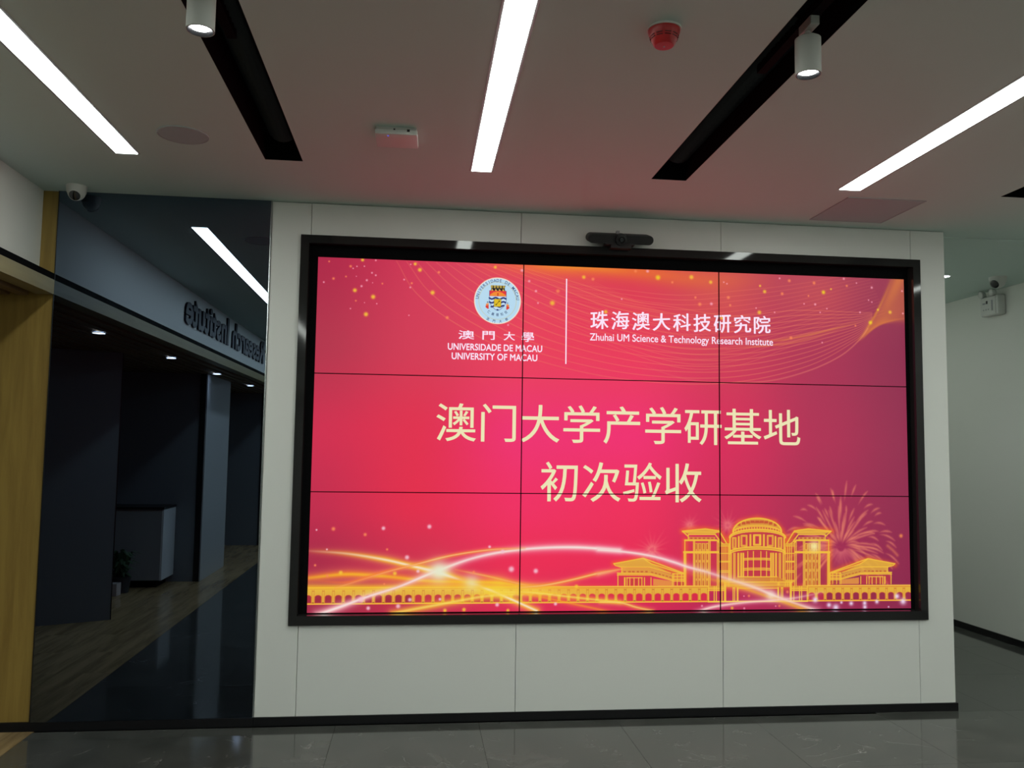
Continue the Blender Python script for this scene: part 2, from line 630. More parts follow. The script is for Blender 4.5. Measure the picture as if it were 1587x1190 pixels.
# ---- the picture on the screens, computed here -------------------------------
PPM = 480
IW, IH = int(SX * PPM), int(SH * PPM)
HG = np.array([[0.003651831198949507, 0.00011740715471686571, -1.8481764418262936],
               [-7.94724496149771e-05, -0.003627666007939284, 4.098216663224909],
               [-8.43074205538241e-05, 5.623816938982294e-05, 1.0]])


def art(pts, win=None):
    """drawing coordinates of the slide -> metres on the screen, measured from its lower left corner"""
    p = np.asarray(pts, float)
    if win is not None:
        p = p * win[2] + np.array(win[:2])
    q = np.c_[p, np.ones(len(p))] @ HG.T
    return np.c_[q[:, 0] / q[:, 2], q[:, 1] / q[:, 2] - SZ0]


WA = (930, 760, 500 / 1587)
WB = (460, 760, 500 / 1587)
WT = (1040, 780, 200 / 1322)
WL = (930, 840, 140 / 1388)
WR = (1220, 750, 200 / 1133)
WC = (480, 395, 220 / 1343)
WD = (1080, 410, 350 / 1587)
WE = (460, 340, 980 / 1587)

yy, xx = np.mgrid[0:IH, 0:IW].astype(np.float32)
xx = (xx + .5) / PPM
yy = (yy + .5) / PPM
canvas = np.zeros((IH, IW, 3), np.float32)

# base colours, off-axis dimming of the panels baked in: columns across, rows from top to bottom (sRGB)
gx = np.array([0, .6, 1.2, 1.9, 2.5, 3.1, 3.66])
gz = np.array([2.06, 1.55, 1.03, .62, .3, 0])
G = np.array([
    [[190, 42, 84], [222, 60, 98], [236, 72, 100], [228, 66, 88], [205, 72, 92], [180, 70, 98], [158, 62, 90]],
    [[196, 54, 88], [226, 62, 98], [244, 68, 98], [244, 62, 98], [214, 62, 94], [178, 54, 92], [150, 50, 86]],
    [[226, 48, 92], [240, 50, 90], [250, 52, 122], [252, 50, 122], [226, 46, 98], [184, 52, 92], [156, 52, 88]],
    [[212, 46, 90], [242, 48, 88], [252, 50, 108], [250, 50, 100], [214, 48, 94], [174, 50, 90], [152, 48, 86]],
    [[186, 44, 84], [222, 52, 90], [248, 48, 92], [244, 46, 92], [206, 44, 90], [170, 46, 90], [150, 44, 84]],
    [[176, 44, 82], [206, 50, 86], [232, 46, 90], [226, 42, 90], [190, 42, 90], [164, 44, 88], [146, 42, 82]]], float)


def smooth_interp(t, knots):
    i = np.clip(np.searchsorted(knots, t) - 1, 0, len(knots) - 2)
    f = np.clip((t - knots[i]) / (knots[i + 1] - knots[i]), 0, 1)
    return i, f * f * (3 - 2 * f) * 0.6 + f * 0.4


G[:, 0] -= (10, 2, 10)
G[:, 1] -= (6, 4, 10)
G[:, 2:] -= (2, 3, 5)
ci, cf = smooth_interp(xx[0], gx)
ri, rf = smooth_interp(-yy[:, 0], -gz)
Gc = G[:, ci] * (1 - cf)[None, :, None] + G[:, ci + 1] * cf[None, :, None]
canvas[:] = (Gc[ri] * (1 - rf)[:, None, None] + Gc[ri + 1] * rf[:, None, None])


def spline(p, n=14):
    p = np.asarray(p, float)
    P = np.vstack([2 * p[0] - p[1], p, 2 * p[-1] - p[-2]])
    out = []
    for i in range(1, len(P) - 2):
        for t in np.linspace(0, 1, n, endpoint=False):
            a, b_, c, d = P[i - 1], P[i], P[i + 1], P[i + 2]
            out.append(0.5 * ((2 * b_) + (-a + c) * t + (2 * a - 5 * b_ + 4 * c - d) * t ** 2 + (-a + 3 * b_ - 3 * c + d) * t ** 3))
    out.append(P[-2])
    return np.array(out)


def window(x0, x1, y0, y1):
    i0, i1 = max(0, int(x0 * PPM)), min(IW, int(x1 * PPM) + 2)
    j0, j1 = max(0, int(y0 * PPM)), min(IH, int(y1 * PPM) + 2)
    return (slice(j0, j1), slice(i0, i1)) if i1 > i0 and j1 > j0 else None


def seg_dist(X, Y, a, b_):
    d = b_ - a
    L2 = max(d @ d, 1e-12)
    t = np.clip(((X - a[0]) * d[0] + (Y - a[1]) * d[1]) / L2, 0, 1)
    return np.hypot(X - a[0] - t * d[0], Y - a[1] - t * d[1]), t


def blend(sl, m, col, mode='mix'):
    c = np.asarray(col, np.float32)
    if mode == 'mix':
        canvas[sl] += (c - canvas[sl]) * m[..., None]
    else:                       # screen
        canvas[sl] = 255 - (255 - canvas[sl]) * (1 - m[..., None] * c / 255)


def stroke(p, w, col, a=1.0, soft=False, mode='mix', ta=None, tw=None):
    """polyline in metres; soft = gaussian edge; ta/tw: alpha / width along its length (sampled)"""
    p = np.asarray(p, float)
    n = len(p)
    al = np.interp(np.linspace(0, 1, n), np.linspace(0, 1, len(ta)), ta) if ta is not None else np.ones(n)
    wd_ = w * (np.interp(np.linspace(0, 1, n), np.linspace(0, 1, len(tw)), tw) if tw is not None else np.ones(n))
    pad = float(wd_.max()) * (2.4 if soft else 1) + 0.006
    full = window(p[:, 0].min() - pad, p[:, 0].max() + pad, p[:, 1].min() - pad, p[:, 1].max() + pad)
    if full is None:
        return
    mask = np.zeros((full[0].stop - full[0].start, full[1].stop - full[1].start), np.float32)
    oj, oi = full[0].start, full[1].start
    for i in range(n - 1):
        a_, b_ = p[i], p[i + 1]
        sl = window(min(a_[0], b_[0]) - pad, max(a_[0], b_[0]) + pad, min(a_[1], b_[1]) - pad, max(a_[1], b_[1]) + pad)
        if sl is None:
            continue
        d, t = seg_dist(xx[sl], yy[sl], a_, b_)
        ww = wd_[i] + (wd_[i + 1] - wd_[i]) * t
        aa = al[i] + (al[i + 1] - al[i]) * t
        if soft:
            v = aa * np.exp(-(d / np.maximum(ww * 0.62, 1e-5)) ** 2)
        else:
            v = aa * np.clip((ww / 2 - d) * PPM + 0.5, 0, 1) * np.minimum(1, ww * PPM)
        s2 = (slice(sl[0].start - oj, sl[0].stop - oj), slice(sl[1].start - oi, sl[1].stop - oi))
        np.maximum(mask[s2], v, out=mask[s2])
    blend(full, mask * a, col, mode)


def poly(p, col, a=1.0, mode='mix'):
    p = np.asarray(p, float)
    sl = window(p[:, 0].min(), p[:, 0].max(), p[:, 1].min(), p[:, 1].max())
    if sl is None:
        return
    X, Y = xx[sl], yy[sl]
    ins = np.zeros(X.shape, bool)
    n = len(p)
    for i in range(n):
        x1, y1 = p[i]
        x2, y2 = p[(i + 1) % n]
        if y1 == y2:
            continue
        c = ((y1 > Y) != (y2 > Y)) & (X < (x2 - x1) * (Y - y1) / (y2 - y1) + x1)
        ins ^= c
    blend(sl, ins.astype(np.float32) * a, col, mode)


def dot(c, r, col, a=1.0, mode='mix', power=2):
    sl = window(c[0] - 3 * r, c[0] + 3 * r, c[1] - 3 * r, c[1] + 3 * r)
    if sl is None:
        return
    d = np.hypot(xx[sl] - c[0], yy[sl] - c[1])
    blend(sl, a * np.exp(-(d / r) ** power).astype(np.float32), col, mode)


# --- upper right: net of fine curved lines ---
for k in range(13):
    f = k / 12
    p = [(250 + 25 * k, 104 + 1.0 * k), (300 + 34 * k, 185 - 2 * k), (400 + 36 * k, 262 - 5 * k),
         (560 + 32 * k, 340 - 10 * k), (800 + 24 * k, 398 - 13 * k), (1060 + 12 * k, 412 - 15 * k),
         (1270, 372 - 12 * k), (1400, 305 - 6 * k), (1443, 258 - 2 * k)]
    stroke(spline(art(p, WE)), 0.0045, (250, 148, 100), 0.50, True, ta=[.55, .8, .9, .6, .8, .9, .8, .6])
for k in range(16):
    p = [(560, 150 + 4 * k), (760, 170 + 9 * k), (950, 190 + 12 * k), (1100, 180 + 12.5 * k), (1260, 162 + 10 * k), (1430 + 3 * k, 130 + 7 * k)]
    stroke(spline(art(p, WE)), 0.0035, (245, 140, 104), 0.42, True, ta=[.1, .6, 1, .8, .7, .4])
for k in range(14):
    p = [(560 + 8 * k, 118), (640 + 16 * k, 165 + 3 * k), (760 + 18 * k, 215 + 4 * k), (900 + 14 * k, 300 + 2 * k), (1060 + 6 * k, 372 - 4 * k)]
    stroke(spline(art(p, WE)), 0.003, (248, 132, 92), 0.32, True, ta=[.5, .9, .8, .4, .0])
# warm glow along the top edge and yellow fan at the right
stroke(spline(art([(470, 106), (640, 116), (820, 124), (1010, 150), (1210, 150)], WE)), 0.10, (255, 150, 30), 0.62, True, ta=[.2, .95, .9, .5, .0])
stroke(spline(art([(590, 118), (700, 118), (820, 130)], WE)), 0.035, (250, 180, 40), 0.45, True, ta=[.1, 1, .1])
dot(art([(1310, 190)], WE)[0], 0.22, (255, 110, 80), 0.25)
dot(art([(1060, 190)], WE)[0], 0.25, (255, 120, 60), 0.22)
for s_ in np.linspace(0, 1, 9):
    top = np.array([(1395, 100), (1300, 300), (1225, 420), (1180, 480), (1130, 540)], float)
    bot = np.array([(1480, 375), (1380, 392), (1290, 415), (1215, 470), (1150, 540)], float)
    p = top + (bot - top) * s_
    p[0] = [1400 + 85 * min(1, s_ * 1.4), 95 + max(0, s_ - .35) * 430]
    stroke(spline(art(p, WD)), 0.052, (236, 140, 62), 0.30, True, ta=[1, .9, .8, .5, .0], tw=[1, .55, .25, .2, .2])
stroke(spline(art([(1370, 95), (1320, 215), (1270, 320), (1220, 410), (1170, 490), (1120, 545)], WD)), 0.014, (240, 160, 50), 0.55, True, ta=[.2, .6, 1, 1, .7, .1])
stroke(spline(art([(1470, 378), (1385, 390), (1300, 415), (1230, 455), (1170, 510)], WD)), 0.010, (238, 140, 60), 0.5, True, ta=[.3, .7, 1, .8, .2])
stroke(spline(art([(400, 545), (600, 530), (780, 495), (950, 455), (1150, 400)], WD)), 0.012, (244, 160, 70), 0.55, True, ta=[.0, .8, .9, .7, .1])
stroke(spline(art([(250, 575), (450, 572), (640, 555), (820, 515), (1000, 460)], WD)), 0.010, (244, 150, 80), 0.5, True, ta=[.1, .8, .9, .6, .0])
stroke(spline(art([(-400, 700), (-100, 800), (200, 830), (520, 815), (800, 740), (1010, 640), (1140, 530), (1200, 450)], WD)), 0.007, (240, 140, 110), 0.55, True, ta=[.1, .5, .8, .9, .9, 1])

# --- sparkles ---
spark = [(184, 62, 5, 1), (500, 48, 9, 2), (625, 52, 5, 0), (387, 108, 7, 1), (411, 128, 4, 0), (447, 109, 4, 0), (589, 170, 5, 0),
         (625, 193, 5, 0), (343, 205, 5, 1), (225, 224, 7, 1), (133, 258, 5, 0), (540, 240, 6, 0), (490, 296, 6, 0), (687, 272, 5, 1),
         (427, 335, 11, 2), (600, 397, 12, 2), (436, 434, 5, 1), (532, 562, 12, 2), (385, 508, 4, 0), (634, 462, 4, 0), (518, 452, 3, 0),
         (998, 86, 9, 2), (1042, 142, 11, 2), (955, 90, 4, 0), (1221, 165, 7, 1), (893, 234, 5, 0), (965, 268, 6, 1), (951, 308, 5, 0),
         (1162, 357, 12, 2), (1300, 594, 9, 1), (938, 572, 4, 0), (517, 108, 4, 0), (441, 203, 3, 0), (595, 264, 3, 0)]
KC = [(255, 170, 190), (255, 140, 90), (255, 205, 60)]
for x, y, r, k in spark:
    dot(art([(x, y)], WC)[0], r * 0.0011, KC[k], 0.9, power=3)
sparkD = [(96, 124, 9, 2), (443, 150, 6, 2), (475, 190, 9, 2), (598, 205, 8, 1), (888, 195, 10, 3), (822, 130, 8, 1), (648, 114, 8, 1),
          (580, 97, 5, 0), (415, 306, 4, 0), (438, 336, 10, 2), (175, 376, 9, 2), (188, 124, 4, 0), (830, 280, 6, 0), (1218, 408, 10, 3),
          (1271, 318, 6, 2), (1356, 335, 9, 2), (1440, 187, 5, 0), (1446, 344, 5, 0), (1227, 162, 6, 0), (1145, 336, 5, 0), (1031, 100, 6, 0),
          (1052, 150, 6, 1), (912, 310, 4, 0), (865, 336, 4, 0), (783, 220, 5, 1), (752, 276, 4, 0), (660, 515, 8, 1), (879, 548, 4, 0),
          (1113, 430, 5, 1), (1205, 250, 4, 0), (1228, 264, 4, 0), (941, 173, 5, 2), (1120, 130, 4, 0), (220, 232, 8, 1), (233, 286, 6, 1),
          (545, 336, 4, 0), (210, 135, 4, 0)]
KC.append((250, 220, 40))
for x, y, r, k in sparkD:
    dot(art([(x, y)], WD)[0], r * 0.00125, KC[k], 0.85, power=3)
for x, y, r, k in [(906, 146, 8, 3), (880, 130, 5, 0), (990, 145, 7, 2), (942, 158, 4, 1), (1000, 196, 4, 1), (641, 210, 8, 2), (600, 180, 4, 0), (605, 210, 3, 0),
                   (655, 180, 6, 1), (720, 145, 6, 2), (743, 150, 5, 1), (700, 115, 4, 0), (775, 232, 6, 2), (1011, 213, 6, 1), (1040, 212, 5, 0),
                   (565, 128, 5, 0), (583, 155, 4, 0), (850, 130, 5, 1), (815, 200, 3, 0), (530, 265, 3, 0), (498, 120, 5, 2)]:
    dot(art([(x, y)], WE)[0], r * 0.0019, KC[k], 0.85, power=3)

# --- fireworks ---
fx = art([(470, 560)], WR)[0]
for k in range(118):
    ringk = k % 4
    th = math.radians(-38 + 256 * k / 117 + RNG.uniform(-4, 4))
    if ringk == 0:
        r0, r1 = RNG.uniform(0.26, 0.31), RNG.uniform(0.35, 0.42)
    elif ringk == 1:
        r0, r1 = RNG.uniform(0.14, 0.20), RNG.uniform(0.26, 0.33)
    elif ringk == 2:
        r0, r1 = RNG.uniform(0.03, 0.07), RNG.uniform(0.20, 0.28)
    else:
        r0, r1 = RNG.uniform(0.02, 0.05), RNG.uniform(0.10, 0.18)
    bend = RNG.uniform(-0.12, 0.12)
    pts = []
    for t in np.linspace(0, 1, 7):
        r = r0 + (r1 - r0) * t
        a_ = th + bend * t * 0.5
        pts.append(fx + np.array([math.cos(a_) * r * 0.96, math.sin(a_) * r - 0.05 * t * t * abs(math.cos(a_))]))
    stroke(pts, 0.011, (236, 134, 108), 0.62, True, ta=[0, .6, 1, 1, .5], tw=[.5, .8, 1, 1.1, .7])
for k in range(22):
    th = math.radians(200 + 140 * k / 21 + RNG.uniform(-4, 4))
    stroke([fx + np.array([math.cos(th), math.sin(th)]) * 0.03, fx + np.array([math.cos(th), math.sin(th)]) * RNG.uniform(.12, .22)],
           0.012, (214, 100, 110), 0.55, True, ta=[.8, .6, 0])
for cx_, cy_, rr, n_, al_ in ((255, 290, 0.17, 18, .34), (628, 172, 0.14, 16, .30), (440, 170, 0.10, 12, .26), (1100, 270, 0.2, 8, .15)):
    c = art([(cx_, cy_)], WA)[0]
    for k in range(n_):
        th = 2 * math.pi * k / n_ + RNG.uniform(-.1, .1)
        q = c + np.array([math.cos(th), math.sin(th)]) * rr * RNG.uniform(.6, 1)
        stroke([c + (q - c) * .15, q], 0.010, (255, 150, 130), al_, True, ta=[.9, .5, 0])
    dot(c, 0.03, (255, 160, 150), .35)

# --- golden line drawing of the campus building ---
GOLD = (250, 196, 62)
DEEP = (222, 96, 44)
FILL = (232, 178, 62)
lw = 0.0058


def line(win, p, w=1.0, col=GOLD, a=1.0, mirror_x=None, closed=False):
    p = list(p)
    if closed:
        p.append(p[0])
    for q in ([p] if mirror_x is None else [p, [(2 * mirror_x - x, y) for x, y in p]]):
        stroke(art(q, win), lw * w, col, a)


def area(win, p, col, a, mirror_x=None):
    for q in ([p] if mirror_x is None else [p, [(2 * mirror_x - x, y) for x, y in p]]):
        poly(art(q, win), col, a)


# soft orange halo behind everything
AX = 880     # symmetry axis, in the WT window
halo = [[(560, 480), (600, 340), (640, 270), (700, 190), (880, 150), (1060, 190), (1130, 270), (1168, 340), (1190, 480)],
        [(115, 285), (180, 270), (340, 262), (490, 280), (600, 420)], [(140, 830), (140, 380)],
        [(-980, 880), (0, 870), (600, 860), (1200, 860), (2520, 880)]]
for h_ in halo:
    stroke(art(h_, WT), 0.030, (255, 120, 40), 0.55, True)
    if h_[0][0] in (115, 140):
        stroke(art([(2 * AX - x, y) for x, y in h_], WT), 0.030, (255, 120, 40), 0.55, True)
stroke(art([(205, 330), (650, 245), (1290, 470)], WL), 0.028, (255, 120, 40), 0.5, True)
stroke(art([(380, 775), (705, 655), (945, 710)], WR), 0.028, (255, 120, 40), 0.5, True)

# towers
TX = AX - 4
area(WT, [(140, 380), (475, 380), (475, 850), (140, 850)], DEEP, 0.16, TX)
area(WT, [(115, 285), (350, 262), (500, 285), (450, 312), (170, 312)], FILL, 0.9, TX)
area(WT, [(235, 405), (385, 405), (385, 850), (235, 850)], FILL, 0.62, TX)
area(WT, [(180, 345), (450, 345), (450, 372), (180, 372)], FILL, 0.7, TX)
area(WT, [(490, 300), (600, 420), (600, 850), (480, 850), (480, 400)], DEEP, 0.5, TX)
line(WT, [(115, 285), (350, 262), (490, 283)], 1.3, mirror_x=TX)
line(WT, [(115, 285), (170, 335), (180, 318), (450, 318), (500, 385)], 1.2, mirror_x=TX)
line(WT, [(115, 291), (495, 296)], 0.8, mirror_x=TX)
line(WT, [(490, 283), (515, 320), (565, 405)], 1.2, mirror_x=TX)
line(WT, [(455, 325), (500, 390), (540, 420)], 1.0, mirror_x=TX)
line(WT, [(140, 378), (470, 378), (490, 400)], 1.7, mirror_x=TX)
line(WT, [(132, 500), (480, 500)], 2.2, mirror_x=TX)
line(WT, [(175, 320), (175, 372)], mirror_x=TX)
for x in (140, 228, 240, 385, 398, 472, 488):
    line(WT, [(x, 380), (x, 848)], 0.9, mirror_x=TX)
for x in (150, 132):
    line(WT, [(x, 500), (x, 848)], 0.9, mirror_x=TX)
for x in (262, 285, 300, 322, 338, 360, 372):
    line(WT, [(x, 412), (x, 848)], 0.8, mirror_x=TX)
for y0_, y1_ in ((415, 468), (520, 580), (605, 672), (700, 770), (790, 842)):
    for x in (256, 292, 330, 368):
        area(WT, [(x - 7, y0_), (x + 7, y0_), (x + 7, y1_), (x - 7, y1_)], (196, 74, 50), 0.72, TX)
for k in range(6):
    x = 195 + 43 * k
    area(WT, [(x, 350), (x + 24, 350), (x + 24, 364), (x, 364)], (196, 74, 50), 0.8, TX)
# wings between tower and dome
for y in (415, 436, 512, 592, 600, 690, 705, 788, 800):
    line(WT, [(492, y), (600, y)], 0.9, mirror_x=TX)
for x in (520, 540, 560, 582, 594):
    line(WT, [(x, 420), (x, 850)], 0.9, mirror_x=TX)
area(WT, [(492, 410), (600, 410), (600, 436), (492, 436)], FILL, 0.5, TX)
# drum and dome


def arc(x0, x1, y, h_, n=24):
    """half ellipse above y"""
    return [((x0 + x1) / 2 - (x1 - x0) / 2 * math.cos(math.pi * t), y - h_ * math.sin(math.pi * t)) for t in np.linspace(0, 1, n)]


area(WT, arc(600, 1168, 350, 78) + [(1168, 850), (600, 850)], (205, 62, 66), 0.75)
area(WT, arc(632, 1130, 290, 138) + [(1130, 300), (632, 300)], (222, 100, 60), 0.72)
area(WT, arc(632, 1130, 290, 138) + arc(632, 1130, 290, 68)[::-1], FILL, 0.75)
for f in np.linspace(-0.86, 0.86, 9):
    w_ = 24 * math.sqrt(1 - f * f * .8)
    x = AX + f * 215
    yb_ = 290 - 92 * math.sqrt(max(0.02, 1 - (f * .86) ** 2)) + 4
    area(WT, [(x - w_, yb_), (x - w_ * .9, yb_ - 28), (x + w_ * .9, yb_ - 28), (x + w_, yb_)], (200, 74, 50), 0.85)
for f in np.linspace(-0.93, 0.93, 17):
    x = AX + f * 235
    yb_ = 290 - 40 * math.sqrt(max(0.0, 1 - f * f))
    line(WT, [(x, yb_ + 16), (x, yb_ - 4)], 0.9)
line(WT, arc(632, 1130, 295, 142), 1.5)
line(WT, arc(640, 1122, 292, 66), 1.0)
line(WT, arc(632, 1130, 298, 60), 0.8)
area(WT, arc(598, 1170, 350, 82) + arc(598, 1170, 368, 76)[::-1], FILL, 0.8)
line(WT, arc(598, 1170, 350, 84), 1.6)
line(WT, arc(604, 1164, 362, 76), 0.9)
area(WT, arc(604, 1168, 500, 52) + arc(604, 1168, 520, 52)[::-1], FILL, 0.75)
line(WT, arc(602, 1168, 500, 55), 1.4)
line(WT, arc(602, 1168, 520, 52), 1.2)
for x0_, x1_, y0_, y1_ in ((842, 912, 322, 428), (716, 776, 328, 438), (628, 664, 352, 460)):
    line(WT, [(x0_, y0_), (x1_, y0_), (x1_, y1_), (x0_, y1_)], 0.9, closed=True, mirror_x=AX)
    line(WT, [(x0_ + 10, y0_ + 10), (x1_ - 10, y0_ + 10), (x1_ - 10, y1_ - 10), (x0_ + 10, y1_ - 10)], 0.6, closed=True, mirror_x=AX)
for x, y0_, y1_ in ((806, 320, 434), (816, 320, 434), (688, 340, 448), (696, 338, 446), (600, 350, 500), (606, 352, 500)):
    line(WT, [(x, y0_), (x, y1_)], 1.0, mirror_x=AX)
for x in (604, 616, 640, 654, 682, 692, 712, 722, 736, 742):
    line(WT, [(x, 510), (x, 800)], 1.0, mirror_x=AX)
for x in (784, 842):
    line(WT, [(x, 492), (x, 752)], 0.9, mirror_x=AX)
for y in (562, 576, 664, 680):
    line(WT, [(740, y + 4), (810, y), (950, y), (1022, y + 4)], 1.0)
# entrance roof and portal
area(WT, [(690, 752), (1080, 752), (1225, 805), (540, 805)], FILL, 0.72)
for f in np.linspace(0, 1, 34):
    line(WT, [(680 + 405 * f, 754), (600 + 570 * f, 802)], 0.55, (214, 110, 50), 0.8)
line(WT, [(680, 752), (1085, 752)], 1.0)
line(WT, [(540, 808), (1238, 808)], 1.5)
line(WT, [(545, 826), (1228, 826)], 1.0)
line(WT, [(540, 840), (1228, 840)], 0.9)
area(WT, [(550, 842), (1226, 842), (1226, 858), (550, 858)], FILL, 0.6)
for x in (552, 558, 634, 650, 676, 684):
    line(WT, [(x, 862 if x > 560 else 810), (x, 1004)], 1.0, mirror_x=888)
line(WT, [(634, 866), (650, 866)], 1, mirror_x=888)
line(WT, [(676, 868), (1100, 868)], 1)

# low side pavilions
for win, q in ((WL, lambda p: p), (WR, None)):
    if q is None:
        # the right pavilion mirrors the left one
        def q(p):
            return [(945 - (x - 205) * 0.524, 655 + (y - 248) * 0.5275) for x, y in p]
    area(win, q([(208, 332), (655, 248), (790, 335), (1085, 478), (760, 385), (320, 382)]), FILL, 0.92)
    area(win, q([(665, 250), (1285, 478), (1085, 478), (790, 335)]), (232, 120, 50), 0.75)
    area(win, q([(330, 395), (765, 395), (1110, 500), (1110, 560), (780, 500), (262, 500), (262, 470), (330, 470)]), FILL, 0.85)
    area(win, q([(270, 515), (780, 515), (780, 668), (270, 668)]), (214, 62, 66), 0.5)
    area(win, q([(810, 560), (1105, 600), (1105, 668), (810, 668)]), (236, 150, 60), 0.8)
    area(win, q([(1110, 480), (1290, 480), (1290, 600), (1110, 600)]), (238, 160, 60), 0.7)
    line(win, q([(208, 332), (655, 248), (790, 335), (1240, 478)]), 1.1)
    line(win, q([(665, 248), (1285, 478)]), 1.1)
    line(win, q([(208, 332), (235, 360), (320, 385), (760, 385), (1085, 478)]), 1.0)
    line(win, q([(330, 385), (330, 470)]), 1.0)
    line(win, q([(262, 475), (780, 490), (1105, 575)]), 1.0)
    line(win, q([(262, 505), (780, 508), (1100, 590)]), 0.9)
    for x in (272, 372, 382, 412, 455, 520, 590, 640, 680, 780, 1110):
        line(win, q([(x, 512 if x < 300 else 545), (x, 668)]), 0.9)
    line(win, q([(405, 548), (645, 548)]), 0.9)
    for x in (430, 492, 556, 622):
        area(win, q([(x - 10, 570), (x + 12, 570), (x + 12, 662), (x - 10, 662)]), (196, 74, 50), 0.8)
    for x in (375, 450, 510, 580, 640, 710):
        area(win, q([(x - 20, 442), (x + 20, 442), (x + 20, 464), (x - 20, 464)]), (200, 84, 50), 0.8)
    for k in range(6):
        x, y = 800 + 56 * k, 452 + 15 * k
        area(win, q([(x - 18, y), (x + 18, y + 8), (x + 18, y + 24), (x - 18, y + 16)]), (200, 84, 50), 0.8)
    for x in (1110, 1130, 1185, 1250, 1290):
        line(win, q([(x, 482), (x, 668)]), 0.9)
    for y in (485, 530, 575, 600):
        line(win, q([(1110, y), (1290, y)]), 0.9)
    for x in (1165, 1225, 1275):
        area(win, q([(x - 13, 615), (x + 13, 615), (x + 13, 664), (x - 13, 664)]), (200, 84, 50), 0.8)
    for k in range(14):
        x = 830 + 20 * k
        line(win, q([(x, 565 + 2.4 * k), (x, 668)]), 0.5, (244, 190, 90), 0.6)

# long arcade
zt = art([(600, 700), (0, 700)], WL)[:, 1].mean()
zb = art([(600, 925), (0, 925)], WL)[:, 1].mean()
zr = art([(600, 678)], WL)[0, 1]
H_ = zt - zb
xl = 0.0
p0, p1 = art([(240, 800), (1240, 800)], WL)[:, 0]
pitch = (p1 - p0) / 7.0
xe_l = art([(380, 930)], WT)[0, 0]
xe_r = art([(175, 970)], WR)[0, 0]


def arcade(x0, x1, start):
    poly([(x0, zb), (x1, zb), (x1, zr + .002), (x0, zr + .002)], (238, 190, 62), 0.92)
    n = int((x1 - x0) / pitch) + 3
    for k in range(-1, n):
        c = start + pitch * (k + .5)
        a_, b_ = c - pitch * .34, c + pitch * .34
        if a_ < x0 - .03 or b_ > x1 + .03:
            continue
        top = zb + H_ * 0.58
        pts = [(a_, zb + .006), (b_, zb + .006), (b_, top - .010)] + \
              [(c + pitch * .34 * math.cos(t), top - .010 + .012 * math.sin(t)) for t in np.linspace(0, math.pi, 10)] + [(a_, top - .010)]
        i_ = np.clip(int(c * PPM), 0, IW - 1)
        base = G[4][np.clip(np.searchsorted(gx, c) - 1, 0, 5)]
        poly(pts, base * np.array([.92, .90, .85]), 0.97)
        stroke(pts + [pts[0]], 0.0032, (235, 130, 50), 0.8)
    for k in range(0, n + 1):
        x = start + pitch * k
        if x0 - 0.01 < x < x1 + .01:
            stroke([(x - .006, zb), (x - .006, zt - .006)], 0.0028, (222, 120, 50), 0.8)
            stroke([(x + .006, zb), (x + .006, zt - .006)], 0.0028, (222, 120, 50), 0.8)
            stroke([(x - .005, zt - .012), (x + .005, zt - .012)], 0.004, (196, 90, 50), 0.9)
            stroke([(x - .003, zb + .008), (x + .003, zb + .008)], 0.006, (150, 90, 40), 0.8)
    stroke([(x0, zt), (x1, zt)], 0.0035, (226, 120, 50), 0.95)
    stroke([(x0, zt + .006), (x1, zt + .006)], 0.004, (255, 205, 80), 0.9)
    stroke([(x0, zr), (x1, zr)], 0.0045, (255, 190, 70), 0.9)
    stroke([(x0, zb), (x1, zb)], 0.0050, (255, 186, 60), 1.0)


st = p0 - pitch * math.ceil((p0 - xl) / pitch)
arcade(xl - .01, xe_l, st)
arcade(xe_r, SX + .01, xe_r)
area(WT, [(382, 845), (548, 845), (548, 890), (382, 890)], FILL, 0.75, 888)
for x in (382, 440, 462, 520, 545):
    line(WT, [(x, 850), (x, 1004)], 1.0, mirror_x=888)
line(WT, [(380, 870), (548, 870)], 1, mirror_x=888)
line(WT, [(380, 892), (548, 892)], 1, mirror_x=888)
stroke([(xe_l, zb), (xe_r, zb)], 0.009, (252, 206, 66), 1.0)

# --- light streams over the lower part ---


def stream(win, pts, w, col, core, a=0.9, ta=None, tw=None):
    q = spline(art(pts, win))
    stroke(q, w * 2.0, col, a * 0.45, True, 'screen', ta, tw)
    stroke(q, w, col, a, True, 'mix', ta, tw)
    stroke(q, w * 0.42, core, a * 0.9, True, 'mix', ta, tw)


Y1, Y2, OR, WH, PK = (255, 196, 40), (255, 238, 120), (255, 140, 40), (255, 240, 235), (255, 190, 190)
stream(WB, [(40, 296), (240, 310), (430, 340), (560, 370), (690, 402), (800, 440), (900, 470), (1020, 520), (1180, 592)], 0.034, Y1, WH, 0.95,
       [.1, .5, .9, 1, 1, 1, .9, .95, .9], [.6, .7, .8, .8, 1.1, .9, .9, .8, .8])
stream(WB, [(60, 430), (250, 412), (450, 424), (650, 445), (850, 450), (1000, 455), (1200, 476), (1587, 484)], 0.034, OR, Y1, 0.8, [.7, 1, .9, .9, 1, 1, .5, .0])
stream(WB, [(50, 474), (400, 474), (800, 470), (1090, 474), (1400, 474)], 0.030, Y1, Y1, 0.55, [.9, .9, 1, .8, .0])
stream(WB, [(100, 612), (220, 570), (350, 522), (500, 474), (620, 424), (700, 392), (850, 338), (1000, 304), (1180, 284), (1380, 280), (1587, 294)], 0.026, PK, WH, 0.95,
       [1, 1, .9, .8, 1, 1, .8, .9, .9, 1, 1], [1.1, 1, .8, .6, .8, 1, .8, .8, .9, .9, .8])
stream(WB, [(190, 480), (430, 404), (600, 360), (760, 320), (950, 292), (1120, 284)], 0.013, OR, (255, 200, 150), 0.9, [.3, .8, 1, 1, .9, .3])
stream(WB, [(780, 390), (930, 420), (1090, 458), (1200, 480)], 0.014, OR, (255, 190, 130), 0.8, [.2, .9, .9, .2])
